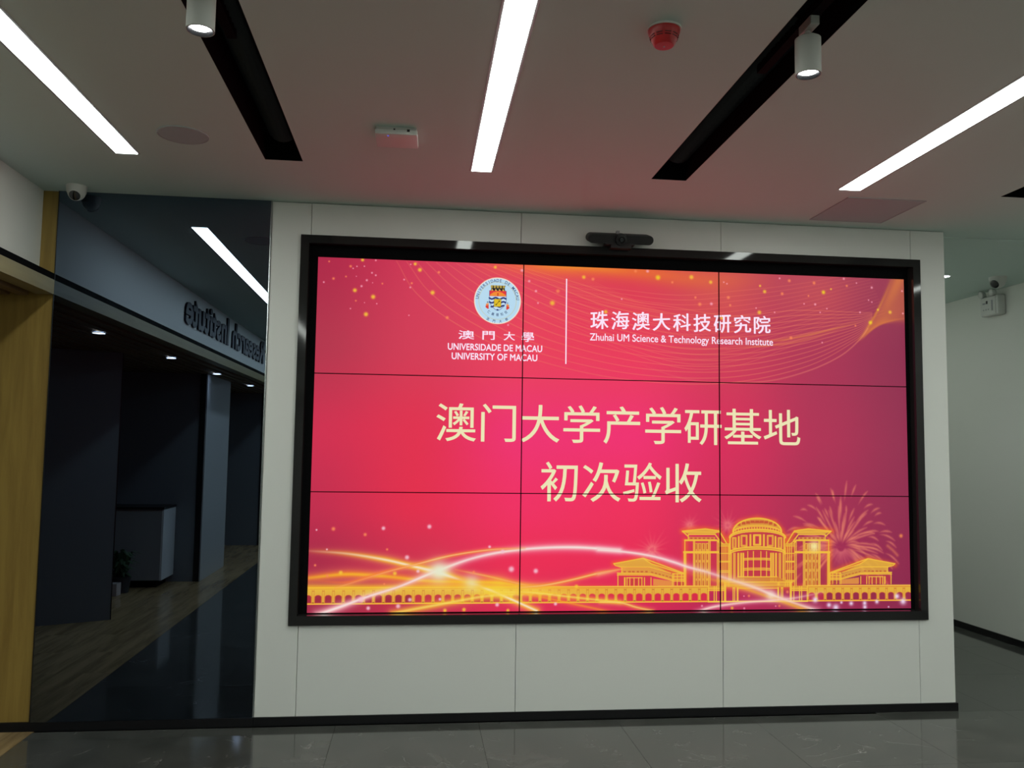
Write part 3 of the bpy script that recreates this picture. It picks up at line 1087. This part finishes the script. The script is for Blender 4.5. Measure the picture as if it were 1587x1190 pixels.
stream(WB, [(60, 440), (250, 450), (420, 400), (540, 372)], 0.018, (255, 100, 60), OR, 0.5, [.0, .7, .7, .2])
stream(WB, [(1090, 478), (1220, 466), (1350, 440), (1480, 408), (1600, 386)], 0.016, OR, (255, 210, 140), 0.9, [.5, 1, 1, 1, .5])
stream(WB, [(470, 604), (640, 572), (800, 542), (930, 520), (1060, 512), (1250, 512)], 0.028, Y1, Y2, 0.75, [.8, .9, .9, .8, .6, .1])
stream(WB, [(950, 500), (1150, 502), (1350, 524), (1587, 550)], 0.020, Y1, Y2, 0.75, [.4, .9, .8, .7])
stream(WB, [(1080, 500), (1300, 545), (1500, 588), (1650, 620)], 0.020, OR, Y1, 0.5, [.3, .9, .7, .3])
stream(WA, [(0, 548), (100, 552), (180, 575), (260, 592)], 0.016, Y1, (255, 225, 160), 0.7, [.7, .9, .8, .7])
stream(WA, [(-10, 292), (120, 302), (250, 322), (360, 352), (430, 376), (520, 400), (620, 432), (760, 478), (860, 520), (960, 556), (1070, 592)], 0.022, PK, WH, 0.8,
       [1, 1, 1, 1, .9, .6, .5, .7, 1, .7, .8], [.8, .8, .8, 1, 1, 1.1, 1.3, 1.4, 1.1, 1, 1.2])
stream(WA, [(400, 398), (520, 430), (700, 480), (820, 520), (900, 548), (1020, 592)], 0.028, (250, 170, 50), Y1, 0.5, [.0, .4, .8, .8, .9, .9])
stream(WA, [(-10, 412), (90, 396)], 0.020, (255, 130, 90), (255, 190, 150), 0.7, [.9, .1])
stream(WA, [(470, 600), (560, 572), (700, 552), (850, 540), (960, 528), (1100, 500)], 0.016, PK, (255, 225, 210), 0.8, [1, 1, .8, .7, .5, .1])
dot(art([(700, 398)], WB)[0], 0.05, (230, 250, 250), 0.95)
dot(art([(700, 398)], WB)[0], 0.08, (255, 225, 140), 0.35)
dot(art([(860, 450)], WB)[0], 0.045, (235, 250, 240), 0.5)
dot(art([(990, 470)], WB)[0], 0.06, (255, 225, 60), 0.35)
dot(art([(840, 515)], WA)[0], 0.03, (255, 235, 220), 0.7)
dot(art([(235, 547)], WR)[0], 0.032, (255, 245, 170), 0.9)
for x, y, r, k in [(180, 189, 8, 1), (426, 186, 8, 0), (652, 178, 9, 0), (336, 217, 7, 1), (542, 329, 9, 0), (1012, 300, 8, 0), (948, 277, 6, 0), (1055, 387, 12, 0),
                   (1175, 396, 10, 0), (596, 397, 7, 0), (444, 290, 5, 1), (216, 404, 8, 2), (150, 420, 6, 1), (482, 408, 8, 2), (351, 579, 8, 0), (498, 569, 9, 0),
                   (556, 537, 8, 0), (985, 562, 8, 0), (1272, 558, 7, 0), (90, 368, 5, 1), (148, 290, 4, 0), (97, 194, 4, 0), (728, 590, 8, 2), (822, 586, 8, 2),
                   (1038, 590, 7, 2), (704, 535, 6, 0), (316, 537, 12, 0), (1375, 472, 8, 2), (870, 402, 6, 1), (430, 460, 4, 1)]:
    dot(art([(x, y)], WB)[0], r * 0.0014, KC[k] if k else (255, 200, 215), 0.9, power=3)
for x, y, r in [(244, 1015, 18), (365, 1062, 14), (425, 1084, 20), (560, 1048, 13), (678, 1045, 13), (680, 1080, 13), (785, 1033, 12), (962, 985, 16), (1015, 1030, 20), (888, 1078, 5), (474, 1040, 8)]:
    dot(art([(x, y)], WR)[0], r * 0.0010, (245, 225, 250), 0.95, power=2)
dot(art([(997, 455)], WR)[0], 0.012, (240, 140, 80), 0.9, power=3)
stroke(art([(880, 543), (925, 580), (965, 625)], WR), 0.016, (222, 120, 90), 0.6, True)
for x, y, r, k in [(624, 1072, 12, 2), (1108, 1050, 9, 1), (1190, 907, 12, 1), (796, 948, 10, 1), (748, 1075, 8, 0), (1070, 1052, 6, 0), (315, 1050, 8, 0), (745, 950, 6, 0), (1100, 826, 12, 2)]:
    dot(art([(x, y)], WT)[0], r * 0.0008, KC[k], 0.8, power=3)

# --- round university emblem ---
EC = np.array([1.0635, 2.4405 - SZ0])
ER = 0.1415


def em(x, y):
    """emblem drawing units: its own close-up frame, centre (652,568), outer radius 508"""
    return np.array([EC[0] + (x - 652) * ER / 508, EC[1] - (y - 566) * ER / 508])


def disc(c, r, col, a=1.0):
    sl = window(c[0] - r - .01, c[0] + r + .01, c[1] - r - .01, c[1] + r + .01)
    d = np.hypot(xx[sl] - c[0], yy[sl] - c[1])
    blend(sl, (np.clip((r - d) * PPM + .5, 0, 1) * a).astype(np.float32), col)


def epoly(pts, col, a=1.0):
    poly([em(*p) for p in pts], col, a)


def eline(pts, w, col, a=1.0):
    stroke([em(*p) for p in pts], w * ER / 508, col, a)


disc(EC, ER, (245, 205, 160))
disc(EC, ER * 0.985, (255, 240, 232))
disc(EC, ER * 0.955, (190, 226, 248))
ring = [EC + ER * 0.80 * np.array([math.cos(t), math.sin(t)]) for t in np.linspace(0, 2 * math.pi, 64)]
stroke(ring, 0.0035, (206, 206, 170), 0.8)
shield = [(472, 350), (840, 350), (840, 560), (815, 640), (760, 715), (700, 760), (655, 778), (600, 755), (540, 705), (490, 630), (472, 560)]
epoly(shield, (205, 230, 250))
eline(shield + [shield[0]], 8, (60, 66, 130))
for yb_ in (515, 600, 685):
    half = {515: 178, 600: 172, 685: 135}[yb_]
    pts = [(x, yb_ + 16 * math.sin((x - 652) / 27.0)) for x in np.linspace(652 - half, 652 + half, 40)]
    eline(pts, 34, (22, 36, 112))
epoly([(612, 765), (652, 745), (690, 765), (652, 780)], (22, 36, 112))
epoly([(480, 352), (832, 352), (832, 470), (480, 470)], (232, 52, 62))
epoly([(485, 462), (485, 440), (560, 385), (652, 362), (745, 385), (832, 440), (832, 462)], (250, 146, 50))
epoly([(640, 395), (668, 395), (668, 465), (640, 465)], (214, 74, 30))
epoly([(575, 528), (728, 528), (728, 694), (575, 694)], (232, 196, 34))
eline([(575, 528), (728, 528), (728, 694), (575, 694), (575, 528)], 7, (120, 100, 20))
eline([(618, 650), (650, 620), (690, 570)], 9, (70, 56, 14))
epoly([(668, 582), (688, 550), (706, 590)], (20, 26, 26))
epoly([(602, 640), (640, 632), (636, 668), (606, 662)], (120, 96, 20))
epoly([(500, 350), (512, 290), (496, 232), (820, 232), (804, 290), (812, 350)], (24, 26, 38))
for k in range(5):
    x = 522 + 65 * k
    epoly([(x - 26, 232), (x + 26, 232), (x + 18, 290), (x - 18, 290)], (206, 178, 78))
    eline([(x - 14, 240), (x - 12, 285)], 6, (120, 104, 40))
    eline([(x + 10, 240), (x + 8, 285)], 6, (120, 104, 40))
for k in range(4):
    x = 525 + 80 * k
    epoly([(x - 14, 348), (x, 300), (x + 34, 348)], (222, 182, 84))
for s_ in (1, -1):
    def E_(x, y):
        return (652 + s_ * (x - 652), y + (8 if s_ < 0 else 0))
    epoly([E_(405, 640), E_(455, 640), E_(466, 740), E_(440, 748), E_(392, 715)], (226, 60, 52))
    epoly([E_(412, 632), E_(458, 622), E_(462, 650), E_(410, 690)], (244, 150, 70))
    epoly([E_(412, 612), E_(440, 588), E_(460, 612)], (52, 58, 66))

lin = np.where(canvas <= 0.04045 * 255, canvas / 255 / 12.92, ((np.clip(canvas, 0, 255) / 255 + 0.055) / 1.055) ** 2.4)
img = bpy.data.images.new('slide', IW, IH, alpha=False, float_buffer=True)
img.colorspace_settings.name = 'Non-Color'
buf = np.ones((IH, IW, 4), np.float32)
buf[..., :3] = lin
img.pixels.foreach_set(buf.ravel())
img.update()
img.pack()

dm = bpy.data.materials.new('display_picture')
dm.use_nodes = True
nt = dm.node_tree
pb = nt.nodes['Principled BSDF']
pb.inputs['Base Color'].default_value = (0.01, 0.01, 0.01, 1)
pb.inputs['Roughness'].default_value = 0.45
pb.inputs['Specular IOR Level'].default_value = 0.12
tx = nt.nodes.new('ShaderNodeTexImage')
tx.image = img
tx.extension = 'EXTEND'
nt.links.new(tx.outputs['Color'], pb.inputs['Emission Color'])
pb.inputs['Emission Strength'].default_value = 0.90

for j in range(3):
    for i in range(3):
        gz_ = 0.0018
        x0, x1 = i * pw + gz_ * (i > 0), (i + 1) * pw - gz_ * (i < 2)
        z0, z1 = SZ0 + j * ph + gz_ * (j > 0), SZ0 + (j + 1) * ph - gz_ * (j < 2)
        o = MB().box(x0, x1, 0.040, 0.0615, z0, z1).build('display_panel', dm, vw)
        me = o.data
        uv = me.uv_layers.new(name='uv')
        for lp in me.loops:
            c = me.vertices[lp.vertex_index].co
            uv.data[lp.index].uv = (c.x / SX, (c.z - SZ0) / SH)
# thin black bezels where the panels meet
for k in (1, 2):
    MB().box(k * pw - 0.0030, k * pw + 0.0030, 0.0365, 0.045, SZ0, SZ0 + SH).build('bezel', M['black_matt'], vw)
    MB().box(0, SX, 0.0363, 0.045, SZ0 + k * ph - 0.0027, SZ0 + k * ph + 0.0027).build('bezel', M['black_matt'], vw)

# lettering on the slide
cream = screen_ink('cream_lettering', rgb(234, 226, 180))
white = screen_ink('white_lettering', rgb(250, 226, 246))
blue = screen_ink('blue_lettering', rgb(42, 62, 112))
YT = 0.0392
text_fit('title_text', '澳门大学产学研基地', 0.712, 2.957, 1.594, 1.822, YT, cream, vw, weight=0.004)
text_fit('title_text', '初次验收', 1.337, 2.325, 1.246, 1.484, YT, cream, vw, weight=0.004)
text_fit('institute_name', 'Zhuhai UM Science & Technology Research Institute', 1.629, 2.787, 2.203, 2.262, YT, white, vw, weight=0.010)
text_fit('university_name', 'UNIVERSIDADE DE MACAU', 0.771, 1.338, 2.137, 2.178, YT, white, vw, weight=0.020, spacing=1.02)
text_fit('university_name', 'UNIVERSITY OF MACAU', 0.795, 1.309, 2.081, 2.122, YT, white, vw, weight=0.020, spacing=1.02)
for ch, x0, x1 in (('澳', .832, .928), ('門', .976, 1.050), ('大', 1.103, 1.172), ('學', 1.212, 1.288)):
    text_fit('university_name', ch, x0, x1, 2.203 - (.006 if ch == '學' else 0), 2.256, YT, white, vw, weight=0.012, brush=0.01)
MB().box(1.4795, 1.4865, 0.0385, 0.0398, 2.070, 2.590).build('divider_line', white, vw)
EMC = (EC[0], EC[1] + SZ0)


def ring_text(body, r, size, a0, a1, top=True, name='emblem_text', bold=0.01):
    n = len(body)
    for k, ch in enumerate(body):
        if ch == ' ':
            continue
        a = math.radians(a0 + (a1 - a0) * k / (n - 1))
        me = text_mesh(ch, bold, 0, 1, 3)
        co = np.empty(len(me.vertices) * 3)
        me.vertices.foreach_get('co', co)
        co = co.reshape(-1, 3)
        cx = (co[:, 0].min() + co[:, 0].max()) / 2
        cy = 0.36
        X = (co[:, 0] - cx) * size * 0.85
        Z = (co[:, 1] - cy) * size
        rot = (a - math.pi / 2) if top else (a + math.pi / 2)
        x = EMC[0] + r * math.cos(a) + X * math.cos(rot) - Z * math.sin(rot)
        z = EMC[1] + r * math.sin(a) + X * math.sin(rot) + Z * math.cos(rot)
        yield np.c_[x, np.full(len(x), YT), z], me


def join_text(gen, name, material):
    vs, fs, off = [], [], 0
    for co, me in gen:
        vs += co.tolist()
        fs += [[v + off for v in p.vertices] for p in me.polygons]
        off += len(co)
    me = bpy.data.meshes.new(name)
    me.from_pydata(vs, [], fs)
    me.materials.append(material)
    o = bpy.data.objects.new(name, me)
    COL.objects.link(o)
    o.parent = vw


join_text(ring_text('UNIVERSIDADE DE MACAU', ER * 0.875, 0.0265, 173, 7), 'emblem_text', blue)
join_text(ring_text('澳門大學', ER * 0.885, 0.020, 243, 297, top=False), 'emblem_text', blue)
join_text(ring_text('仁義禮知信', ER * 0.60, 0.020, 233, 307, top=False), 'emblem_text', blue)

# brush-written institute name
KAI = '珠海澳大科技研究院'
kx0, kx1 = 1.632, 2.782
stepx = (kx1 - kx0 - 0.118) / 8
for k, ch in enumerate(KAI):
    x0 = kx0 + k * stepx
    wd_ = 0.112 if ch != '院' else 0.108
    text_fit('institute_name', ch, x0, x0 + wd_, 2.288, 2.402 - (0.004 if ch == '大' else 0), YT, white, vw, weight=0.013, brush=0.07)

# ------------------------------------------------------------------ conference camera on the frame
t = thing('conference_camera', (1.789, -0.052, FZ1), 0, 'black conference camera bar standing on the video wall frame', 'camera')
R_, Lh = 0.0285, 0.172
prof = [(-Lh + R_ * math.cos(a), R_ * math.sin(a)) for a in np.linspace(math.pi / 2, 3 * math.pi / 2, 12)] + \
       [(Lh + R_ * math.cos(a), R_ * math.sin(a)) for a in np.linspace(-math.pi / 2, math.pi / 2, 12)]


def zoff(p, zz):
    return [(x, z + zz) for x, z in p]


MB().prism(zoff(prof, 0.044), 'y', -0.034, 0.045).build('camera_body', M['cam_body'], t, smooth=True)
MB().prism([(x * .985, z * .84 + .044) for x, z in prof], 'y', -0.040, -0.033).build('front_grille', M['cam_face'], t, smooth=True)
Ml = Matrix.Translation((0, -0.036, 0.044)) @ Matrix.Rotation(math.radians(90), 4, 'X')
MB().lathe([(0, -0.02), (0.036, -0.02), (0.037, 0.012), (0.034, 0.020), (0.020, 0.022), (0.018, 0.016), (0, 0.016)], 32, Ml).build('lens_housing', M['black_satin'], t, smooth=True)
MB().lathe([(0, 0.0165), (0.015, 0.0165), (0.012, 0.021), (0, 0.023)], 24, Ml).build('lens', M['glass_dark'], t, smooth=True)
MB().prism([(-0.095, 0), (0.085, 0), (0.080, 0.018), (-0.088, 0.018)], 'y', -0.03, 0.05).box(-0.06, 0.065, -0.030, 0.028, -0.020, 0.002).build('mounting_foot', M['black_satin'], t)
for o in list(t.children):            # the bar is tipped forward on its foot
    if o.name.split('.')[0] != 'mounting_foot':
        o.matrix_local = Matrix.Translation((0, 0, 0.044)) @ Matrix.Rotation(math.radians(20), 4, 'X') @ Matrix.Translation((0, 0, -0.044))
MB().box(-0.018, 0.0, 0.0, 0.03, 0.070, 0.094).build('cable_clip', M['grey_plastic'], t)

# ------------------------------------------------------------------ ceiling fittings
t = thing('ceiling_speaker', (-0.500, -1.012, CEIL), 0, 'round flush grey ceiling speaker left of the black slot', 'speaker')
MB().lathe([(0, -0.0045), (0.106, -0.0045), (0.108, -0.001), (0, -0.001)], 48).build('speaker_grille', M['grille'], t)
MB().lathe([(0.108, -0.001), (0.108, -0.005), (0.113, -0.005), (0.114, 0.0), (0.108, 0.0)], 48).build('rim', M['grille'], t)

t = thing('wifi_access_point', (0.481, -1.172, CEIL), -0.02, 'white square wireless access point with a blue status light under the ceiling', 'access point')
MB().box(-0.095, 0.095, -0.085, 0.088, -0.036, -0.012, bevel=0.006).build('cover', M['white_plastic'], t, smooth=True)
MB().box(-0.090, 0.090, -0.080, 0.080, -0.014, 0.0, bevel=0.002).build('base', M['lamp_white'], t)
MB().box(-0.012, -0.004, -0.0865, -0.080, -0.016, -0.010).build('port', M['black_satin'], t)
MB().box(0.048, 0.060, -0.0865, -0.080, -0.022, -0.011).build('port', M['black_satin'], t)
MB().lathe([(0, -0.0372), (0.0035, -0.0372), (0.0035, -0.0355), (0, -0.0355)], 12, Matrix.Translation((-0.036, -0.066, 0))).build('status_light', M['blue_led'], t)['label'] = 'small blue status light'

t = thing('smoke_detector', (1.401, -2.262, CEIL), 0, 'red conical smoke detector on the ceiling right of the middle strip', 'smoke detector')
MB().lathe([(0, 0), (0.058, 0), (0.058, -0.006), (0, -0.006)], 40).build('base', M['white_plastic'], t, smooth=True)
MB().lathe([(0, -0.006), (0.054, -0.006), (0.053, -0.016), (0.037, -0.054), (0.031, -0.060), (0, -0.062)], 40).build('housing', M['red'], t, smooth=True)
for k in range(10):
    a = 2 * math.pi * k / 10 - math.pi / 2
    b_ = MB()
    for zz, rr in ((-0.030, 0.0476), (-0.037, 0.0447)):
        b_.box(rr - 0.003, rr + 0.0008, -0.0105, 0.0105, zz - 0.0014, zz + 0.0014)
    o = b_.build('vent_slot', M['red_dark'], t)
    o.rotation_euler = (0, 0, a)
MB().lathe([(0, -0.061), (0.004, -0.061), (0.003, -0.0635), (0, -0.0635)], 12).build('indicator', M['grey_plastic'], t)

t = thing('ceiling_panel', (3.185, -0.362, CEIL), 0, 'square grey ceiling access panel above the right end of the screen wall', 'access panel')
MB().box(-0.222, 0.222, -0.222, 0.222, -0.003, 0.0).build('panel', M['grille'], t)
MB().box(-0.232, -0.224, -0.232, 0.232, -0.004, 0.0).box(0.224, 0.232, -0.232, 0.232, -0.004, 0).box(-0.224, 0.224, -0.232, -0.224, -0.004, 0) \
    .box(-0.224, 0.224, 0.224, 0.232, -0.004, 0).build('panel_frame', M['grille'], t)


def dome_camera(loc, rz, tilt, label, r=0.052):
    t = thing('dome_camera', loc, rz, label, 'security camera', 'ceiling security cameras')
    MB().lathe([(0, 0), (r * 1.08, 0), (r * 1.08, -0.006), (r, -0.034), (r * .97, -0.040), (0, -0.040)], 36).build('base', M['white_plastic'], t, smooth=True)
    ball = MB().lathe([(r * .93 * math.sin(a), -0.034 - r * .93 * math.cos(a)) for a in np.linspace(math.pi, 0, 20)][::-1], 32)
    ball.build('camera_ball', M['white_plastic'], t, smooth=True)
    Mt = Matrix.Translation((0, 0, -0.034)) @ Matrix.Rotation(math.radians(tilt), 4, 'X')
    e = r * .93
    MB().lathe([(0, -e * 1.05), (e * .40, -e * 1.03), (e * .62, -e * .93), (e * .66, -e * .80), (0, -e * .80)], 32, Mt).build('lens_window', M['glass_dark'], t, smooth=True)
    MB().lathe([(e * .66, -e * .78), (e * .71, -e * .80), (e * .66, -e * .93), (e * .62, -e * .90)], 32, Mt).build('lens_ring', M['white_plastic'], t, smooth=True)
    return t


dome_camera((-1.308, -0.118, CEIL), 0.1, -48, 'white dome security camera in front of the top left corner of the mirror', 0.050)
dome_camera((5.185, 1.215, CEIL), -1.25, -58, 'white dome security camera above the emergency light on the right wall', 0.060)


def downlight(loc, label, group, rz=0.0, energy=DOWN_POWER, r=0.045):
    t = thing('downlight', loc, rz, label, 'ceiling light', group)
    MB().lathe([(r, -0.001), (r, -0.004), (r * 1.22, -0.003), (r * 1.25, 0.002), (r, 0.002)], 32).build('trim_ring', M['white_plastic'], t, smooth=True)
    MB().lathe([(0, -0.0005), (r, -0.0005), (r, 0.004), (0, 0.004)], 32).build('lens', M['down_lens'], t)
    ld = bpy.data.lights.new('downlight_lamp', 'SPOT')
    ld.energy = energy
    ld.color = (0.86, 0.93, 1.0)
    ld.spot_size = math.radians(95)
    ld.spot_blend = 0.7
    ld.shadow_soft_size = 0.035
    lo = bpy.data.objects.new('downlight_lamp', ld)
    COL.objects.link(lo)
    lo.parent = t
    lo.location = (0, 0, -0.02)
    return t


downlight((4.76, 1.257, CEIL), 'small round downlight in the passage ceiling right of the screen wall', 'passage downlights', energy=6.0, r=0.036)
dl_labels = ['downlight in the slat ceiling, nearest to the mirror', 'second downlight from the mirror in the slat ceiling',
             'third downlight from the mirror in the slat ceiling, beside the pale column', 'fourth downlight from the mirror in the slat ceiling']
for k, (x, y) in enumerate([(-1.755, -1.60), (-1.715, -3.36), (-1.685, -5.12), (-1.65, -6.98)]):
    downlight((x, y, 2.372), dl_labels[k], 'downlights in the slat ceiling', energy=DOWN_POWER)


def track_spot(x, y, label):
    t = thing('track_spotlight', (x, y, CEIL), 0, label, 'spotlight', 'white track spotlights')
    r = 0.0425
    MB().box(-0.016, 0.016, -0.055, 0.035, 0.0, 0.035, bevel=0.003).box(-0.011, 0.011, -0.030, 0.010, 0.030, 0.045).build('track_adapter', M['lamp_white'], t)
    MB().lathe([(0.010, 0.004), (0.010, -0.022), (0, -0.022)], 16).build('swivel', M['lamp_white'], t, smooth=True)
    MB().lathe([(0, -0.018), (r * .72, -0.018), (r, -0.026), (r, -0.150), (r * .93, -0.150), (r * .90, -0.138), (0, -0.136)], 40).build('lamp_body', M['lamp_white'], t, smooth=True)
    MB().lathe([(r * .93, -0.1505), (r * .90, -0.151), (r * .74, -0.138), (r * .74, -0.136), (r * .9, -0.136)], 40).build('inner_ring', M['black_satin'], t, smooth=True)
    MB().lathe([(0, -0.1405), (r * .76, -0.1385), (r * .76, -0.1365), (0, -0.1365)], 32).build('lens', M['lens'], t)
    ld = bpy.data.lights.new('spot_lamp', 'SPOT')
    ld.energy = SPOT_POWER
    ld.color = (1, 0.98, 0.93)
    ld.spot_size = math.radians(60)
    ld.spot_blend = 0.8
    ld.shadow_soft_size = 0.03
    lo = bpy.data.objects.new('spot_lamp', ld)
    COL.objects.link(lo)
    lo.parent = t
    lo.location = (0, 0, -0.155)
    return t


track_spot(-0.089, -2.335, 'white cylinder spotlight in the black slot left of the middle light strip')
track_spot(1.886, -2.310, 'white cylinder spotlight hanging in the black slot on the right')
# ------------------------------------------------------------------ emergency light on the right wall
t = thing('emergency_light', (XR, 1.697, 2.834), 0, 'white twin-head emergency light box high on the right passage wall', 'emergency light')
MB().box(-0.076, -0.002, -0.110, 0.110, -0.084, 0.084, bevel=0.012).build('box', M['white_plastic'], t, smooth=True)
MB().box(-0.082, -0.074, -0.088, 0.100, -0.074, 0.074, bevel=0.002).build('face_plate', M['white_plastic'], t)
MB().box(-0.0835, -0.0815, -0.056, -0.038, -0.045, 0.045).build('label_strip', M['grey_plastic'], t)
MB().box(-0.0835, -0.0815, 0.008, 0.028, 0.020, 0.046).build('badge', M['black_satin'], t)
MB().box(-0.0835, -0.0815, 0.036, 0.072, 0.018, 0.032).build('badge', M['grey_plastic'], t)
for y in (0.000, 0.030, 0.060):
    MB().lathe([(0, 0), (0.006, 0), (0.006, 0.003), (0, 0.003)], 12, Matrix.Translation((-0.081, y, -0.030)) @ Matrix.Rotation(math.radians(-90), 4, 'Y')).build('button', M['grey_plastic'], t)
for y in (0.078, -0.056):
    hd = MB()
    Mh = Matrix.Translation((-0.080, y, 0.108)) @ Matrix.Rotation(math.radians(-100), 4, 'Y')
    hd.lathe([(0, -0.028), (0.016, -0.026), (0.027, -0.010), (0.031, 0.010), (0.030, 0.016), (0, 0.018)], 28, Mh)
    h_ = hd.build('lamp_head', M['clear'], t, smooth=True)
    MB().lathe([(0.0, 0.0185), (0.026, 0.0185), (0.022, 0.022), (0, 0.025)], 24, Mh).build('lamp_glass', M['white_plastic'], h_, smooth=True)
    MB().box(-0.062, -0.044, y - 0.009, y + 0.009, 0.078, 0.106).build('bracket', M['white_plastic'], t)

# ------------------------------------------------------------------ fascia lettering on the left wall, read in the mirror
sign = left_place(thing('wall_lettering', label='row of raised navy letters on the white bulkhead, read backwards in the mirror', cat='sign'))
body = 'Technology Research Institute'
cap_h = 0.275


def glyph(ch):
    me = text_mesh(ch, 0.026, 0.03, 1.0, 4)
    return me


meI = text_mesh('I')
co = np.empty(len(meI.vertices) * 3)
meI.vertices.foreach_get('co', co)
capu = co.reshape(-1, 3)[:, 1].max()
full = text_mesh(body)
# advance widths measured from growing strings
cur = 0.0
adv = []
for k, ch in enumerate(body):
    if ch == ' ':
        adv.append(0.26)
        continue
    mm = text_mesh(ch + 'I')
    c1 = np.empty(len(mm.vertices) * 3)
    mm.vertices.foreach_get('co', c1)
    mi = co.reshape(-1, 3)[:, 0].max()
    adv.append(c1.reshape(-1, 3)[:, 0].max() - mi)
xs = np.concatenate([[0], np.cumsum(adv)])
iR = body.index('Research')
L_R = xs[-1] - xs[iR]
SXL = (6.74 - 2.90) / L_R
SZL = cap_h / capu
for k, ch in enumerate(body):
    if ch == ' ':
        continue
    me = glyph(ch)
    c1 = np.empty(len(me.vertices) * 3)
    me.vertices.foreach_get('co', c1)
    c1 = c1.reshape(-1, 3)
    out = np.empty_like(c1)
    y_start = -2.90 - (xs[-1] - xs[k]) * SXL
    out[:, 1] = c1[:, 0] * SXL
    out[:, 2] = c1[:, 1] * SZL
    out[:, 0] = (c1[:, 2] + 0.03) * 0.33
    me.vertices.foreach_set('co', out.ravel())
    me.materials.clear()
    me.materials.append(M['navy'])
    me.update()
    o = bpy.data.objects.new('letter', me)
    COL.objects.link(o)
    o.parent = sign
    o.location = (-0.089, y_start, 2.662)

# ------------------------------------------------------------------ reception area, seen in the mirror
RH = 2.37
# angled partition next to the opening
t = thing('partition_screen', (-2.03, -3.005, 0), math.radians(-26), 'tall dark grey angled partition panel, leftmost in the mirror', 'partition')
MB().box(-1.30, -0.008, -0.05, 0.0, 0.0, RH).build('panel', M['partition'], t)
MB().box(-0.008, 0.0, -0.05, 0.002, 0.0, RH).build('edge_strip', M['black_satin'], t)

t = thing('recess_screen', (0, 0, 0), 0, 'dark grey back panel behind the reception counter, seen in the mirror', 'partition')
MB().box(-3.69, -1.86, -5.25, -5.13, 0.0, RH).build('panel', M['partition'], t)
MB().box(-1.86, -1.797, -5.25, -5.118, 0.0, RH).build('edge_strip', M['black_satin'], t)
t = thing('cladding_column', (0, 0, 0), 0, 'pale grey clad column lit from above, seen in the mirror', 'column')
MB().box(-3.69, -1.795, -6.36, -5.26, 0.0, RH).build('column_body', M['partition'], t)
MB().box(-1.795, -1.783, -6.36, -5.13, 0.0, RH).build('side_panel', M['column'], t)
t = thing('end_screen', (0, 0, 0), 0, 'furthest dark grey partition beyond the pale column, seen in the mirror', 'partition')
MB().box(-3.69, -1.775, -10.5, -8.68, 0.0, RH).build('panel', M['partition'], t)
MB().box(-1.775, -1.757, -10.5, -8.670, 0.0, RH).build('edge_strip', M['black_satin'], t)

t = thing('reception_counter', (0, 0, 0), 0, 'grey reception counter with a black worktop, seen in the mirror', 'counter')
MB().box(-3.66, -2.095, -5.12, -4.66, 0.085, 0.845).build('counter_body', M['counter'], t)
MB().box(-2.095, -2.075, -5.12, -4.655, 0.085, 0.845).build('end_panel', M['counter_side'], t)
MB().box(-3.67, -2.070, -5.12, -4.640, 0.845, 0.870).build('worktop', M['black_satin'], t)
MB().box(-3.60, -2.15, -5.10, -4.74, 0.0, 0.085).build('plinth', M['black_matt'], t)

t = thing('potted_plant', (-2.42, -4.42, 0), 0, 'dark leafy plant in a dark pot in front of the reception counter', 'plant')
MB().lathe([(0, 0), (0.085, 0), (0.105, 0.16), (0.110, 0.165), (0.100, 0.168), (0.092, 0.15), (0, 0.15)], 24).build('pot', M['pot'], t, smooth=True)
fb = MB()
for k in range(60):
    a = random.uniform(0, 2 * math.pi)
    rr = random.uniform(0.02, 0.06)
    hz = random.uniform(0.20, 0.44)
    sp = random.uniform(0.06, 0.17)
    c0 = Vector((math.cos(a) * rr, math.sin(a) * rr, 0.15))
    c1 = Vector((math.cos(a) * sp * .7, math.sin(a) * sp * .7, hz))
    c2 = Vector((math.cos(a) * sp * 1.25, math.sin(a) * sp * 1.25, hz - 0.04))
    n_ = Vector((-math.sin(a), math.cos(a), 0)) * 0.022
    v = [fb.bm.verts.new(p) for p in (c0, c1 + n_, c2, c1 - n_, (c1 + Vector((0, 0, 0.008))))]
    fb.bm.faces.new((v[0], v[1], v[4]))
    fb.bm.faces.new((v[1], v[2], v[4]))
    fb.bm.faces.new((v[2], v[3], v[4]))
    fb.bm.faces.new((v[3], v[0], v[4]))
fo = fb.build('foliage', M['leaf'], t)
fo['kind'] = 'stuff'
t = thing('small_carton', (-2.43, -4.24, 0), 0.1, 'small pale box on the floor beside the potted plant', 'box')
MB().box(-0.10, 0.06, -0.05, 0.05, 0.0, 0.125, bevel=0.003).build('carton_body', M['carton'], t)
MB().box(-0.101, 0.061, -0.014, 0.014, 0.1245, 0.1262).build('tape', M['grey_plastic'], t)
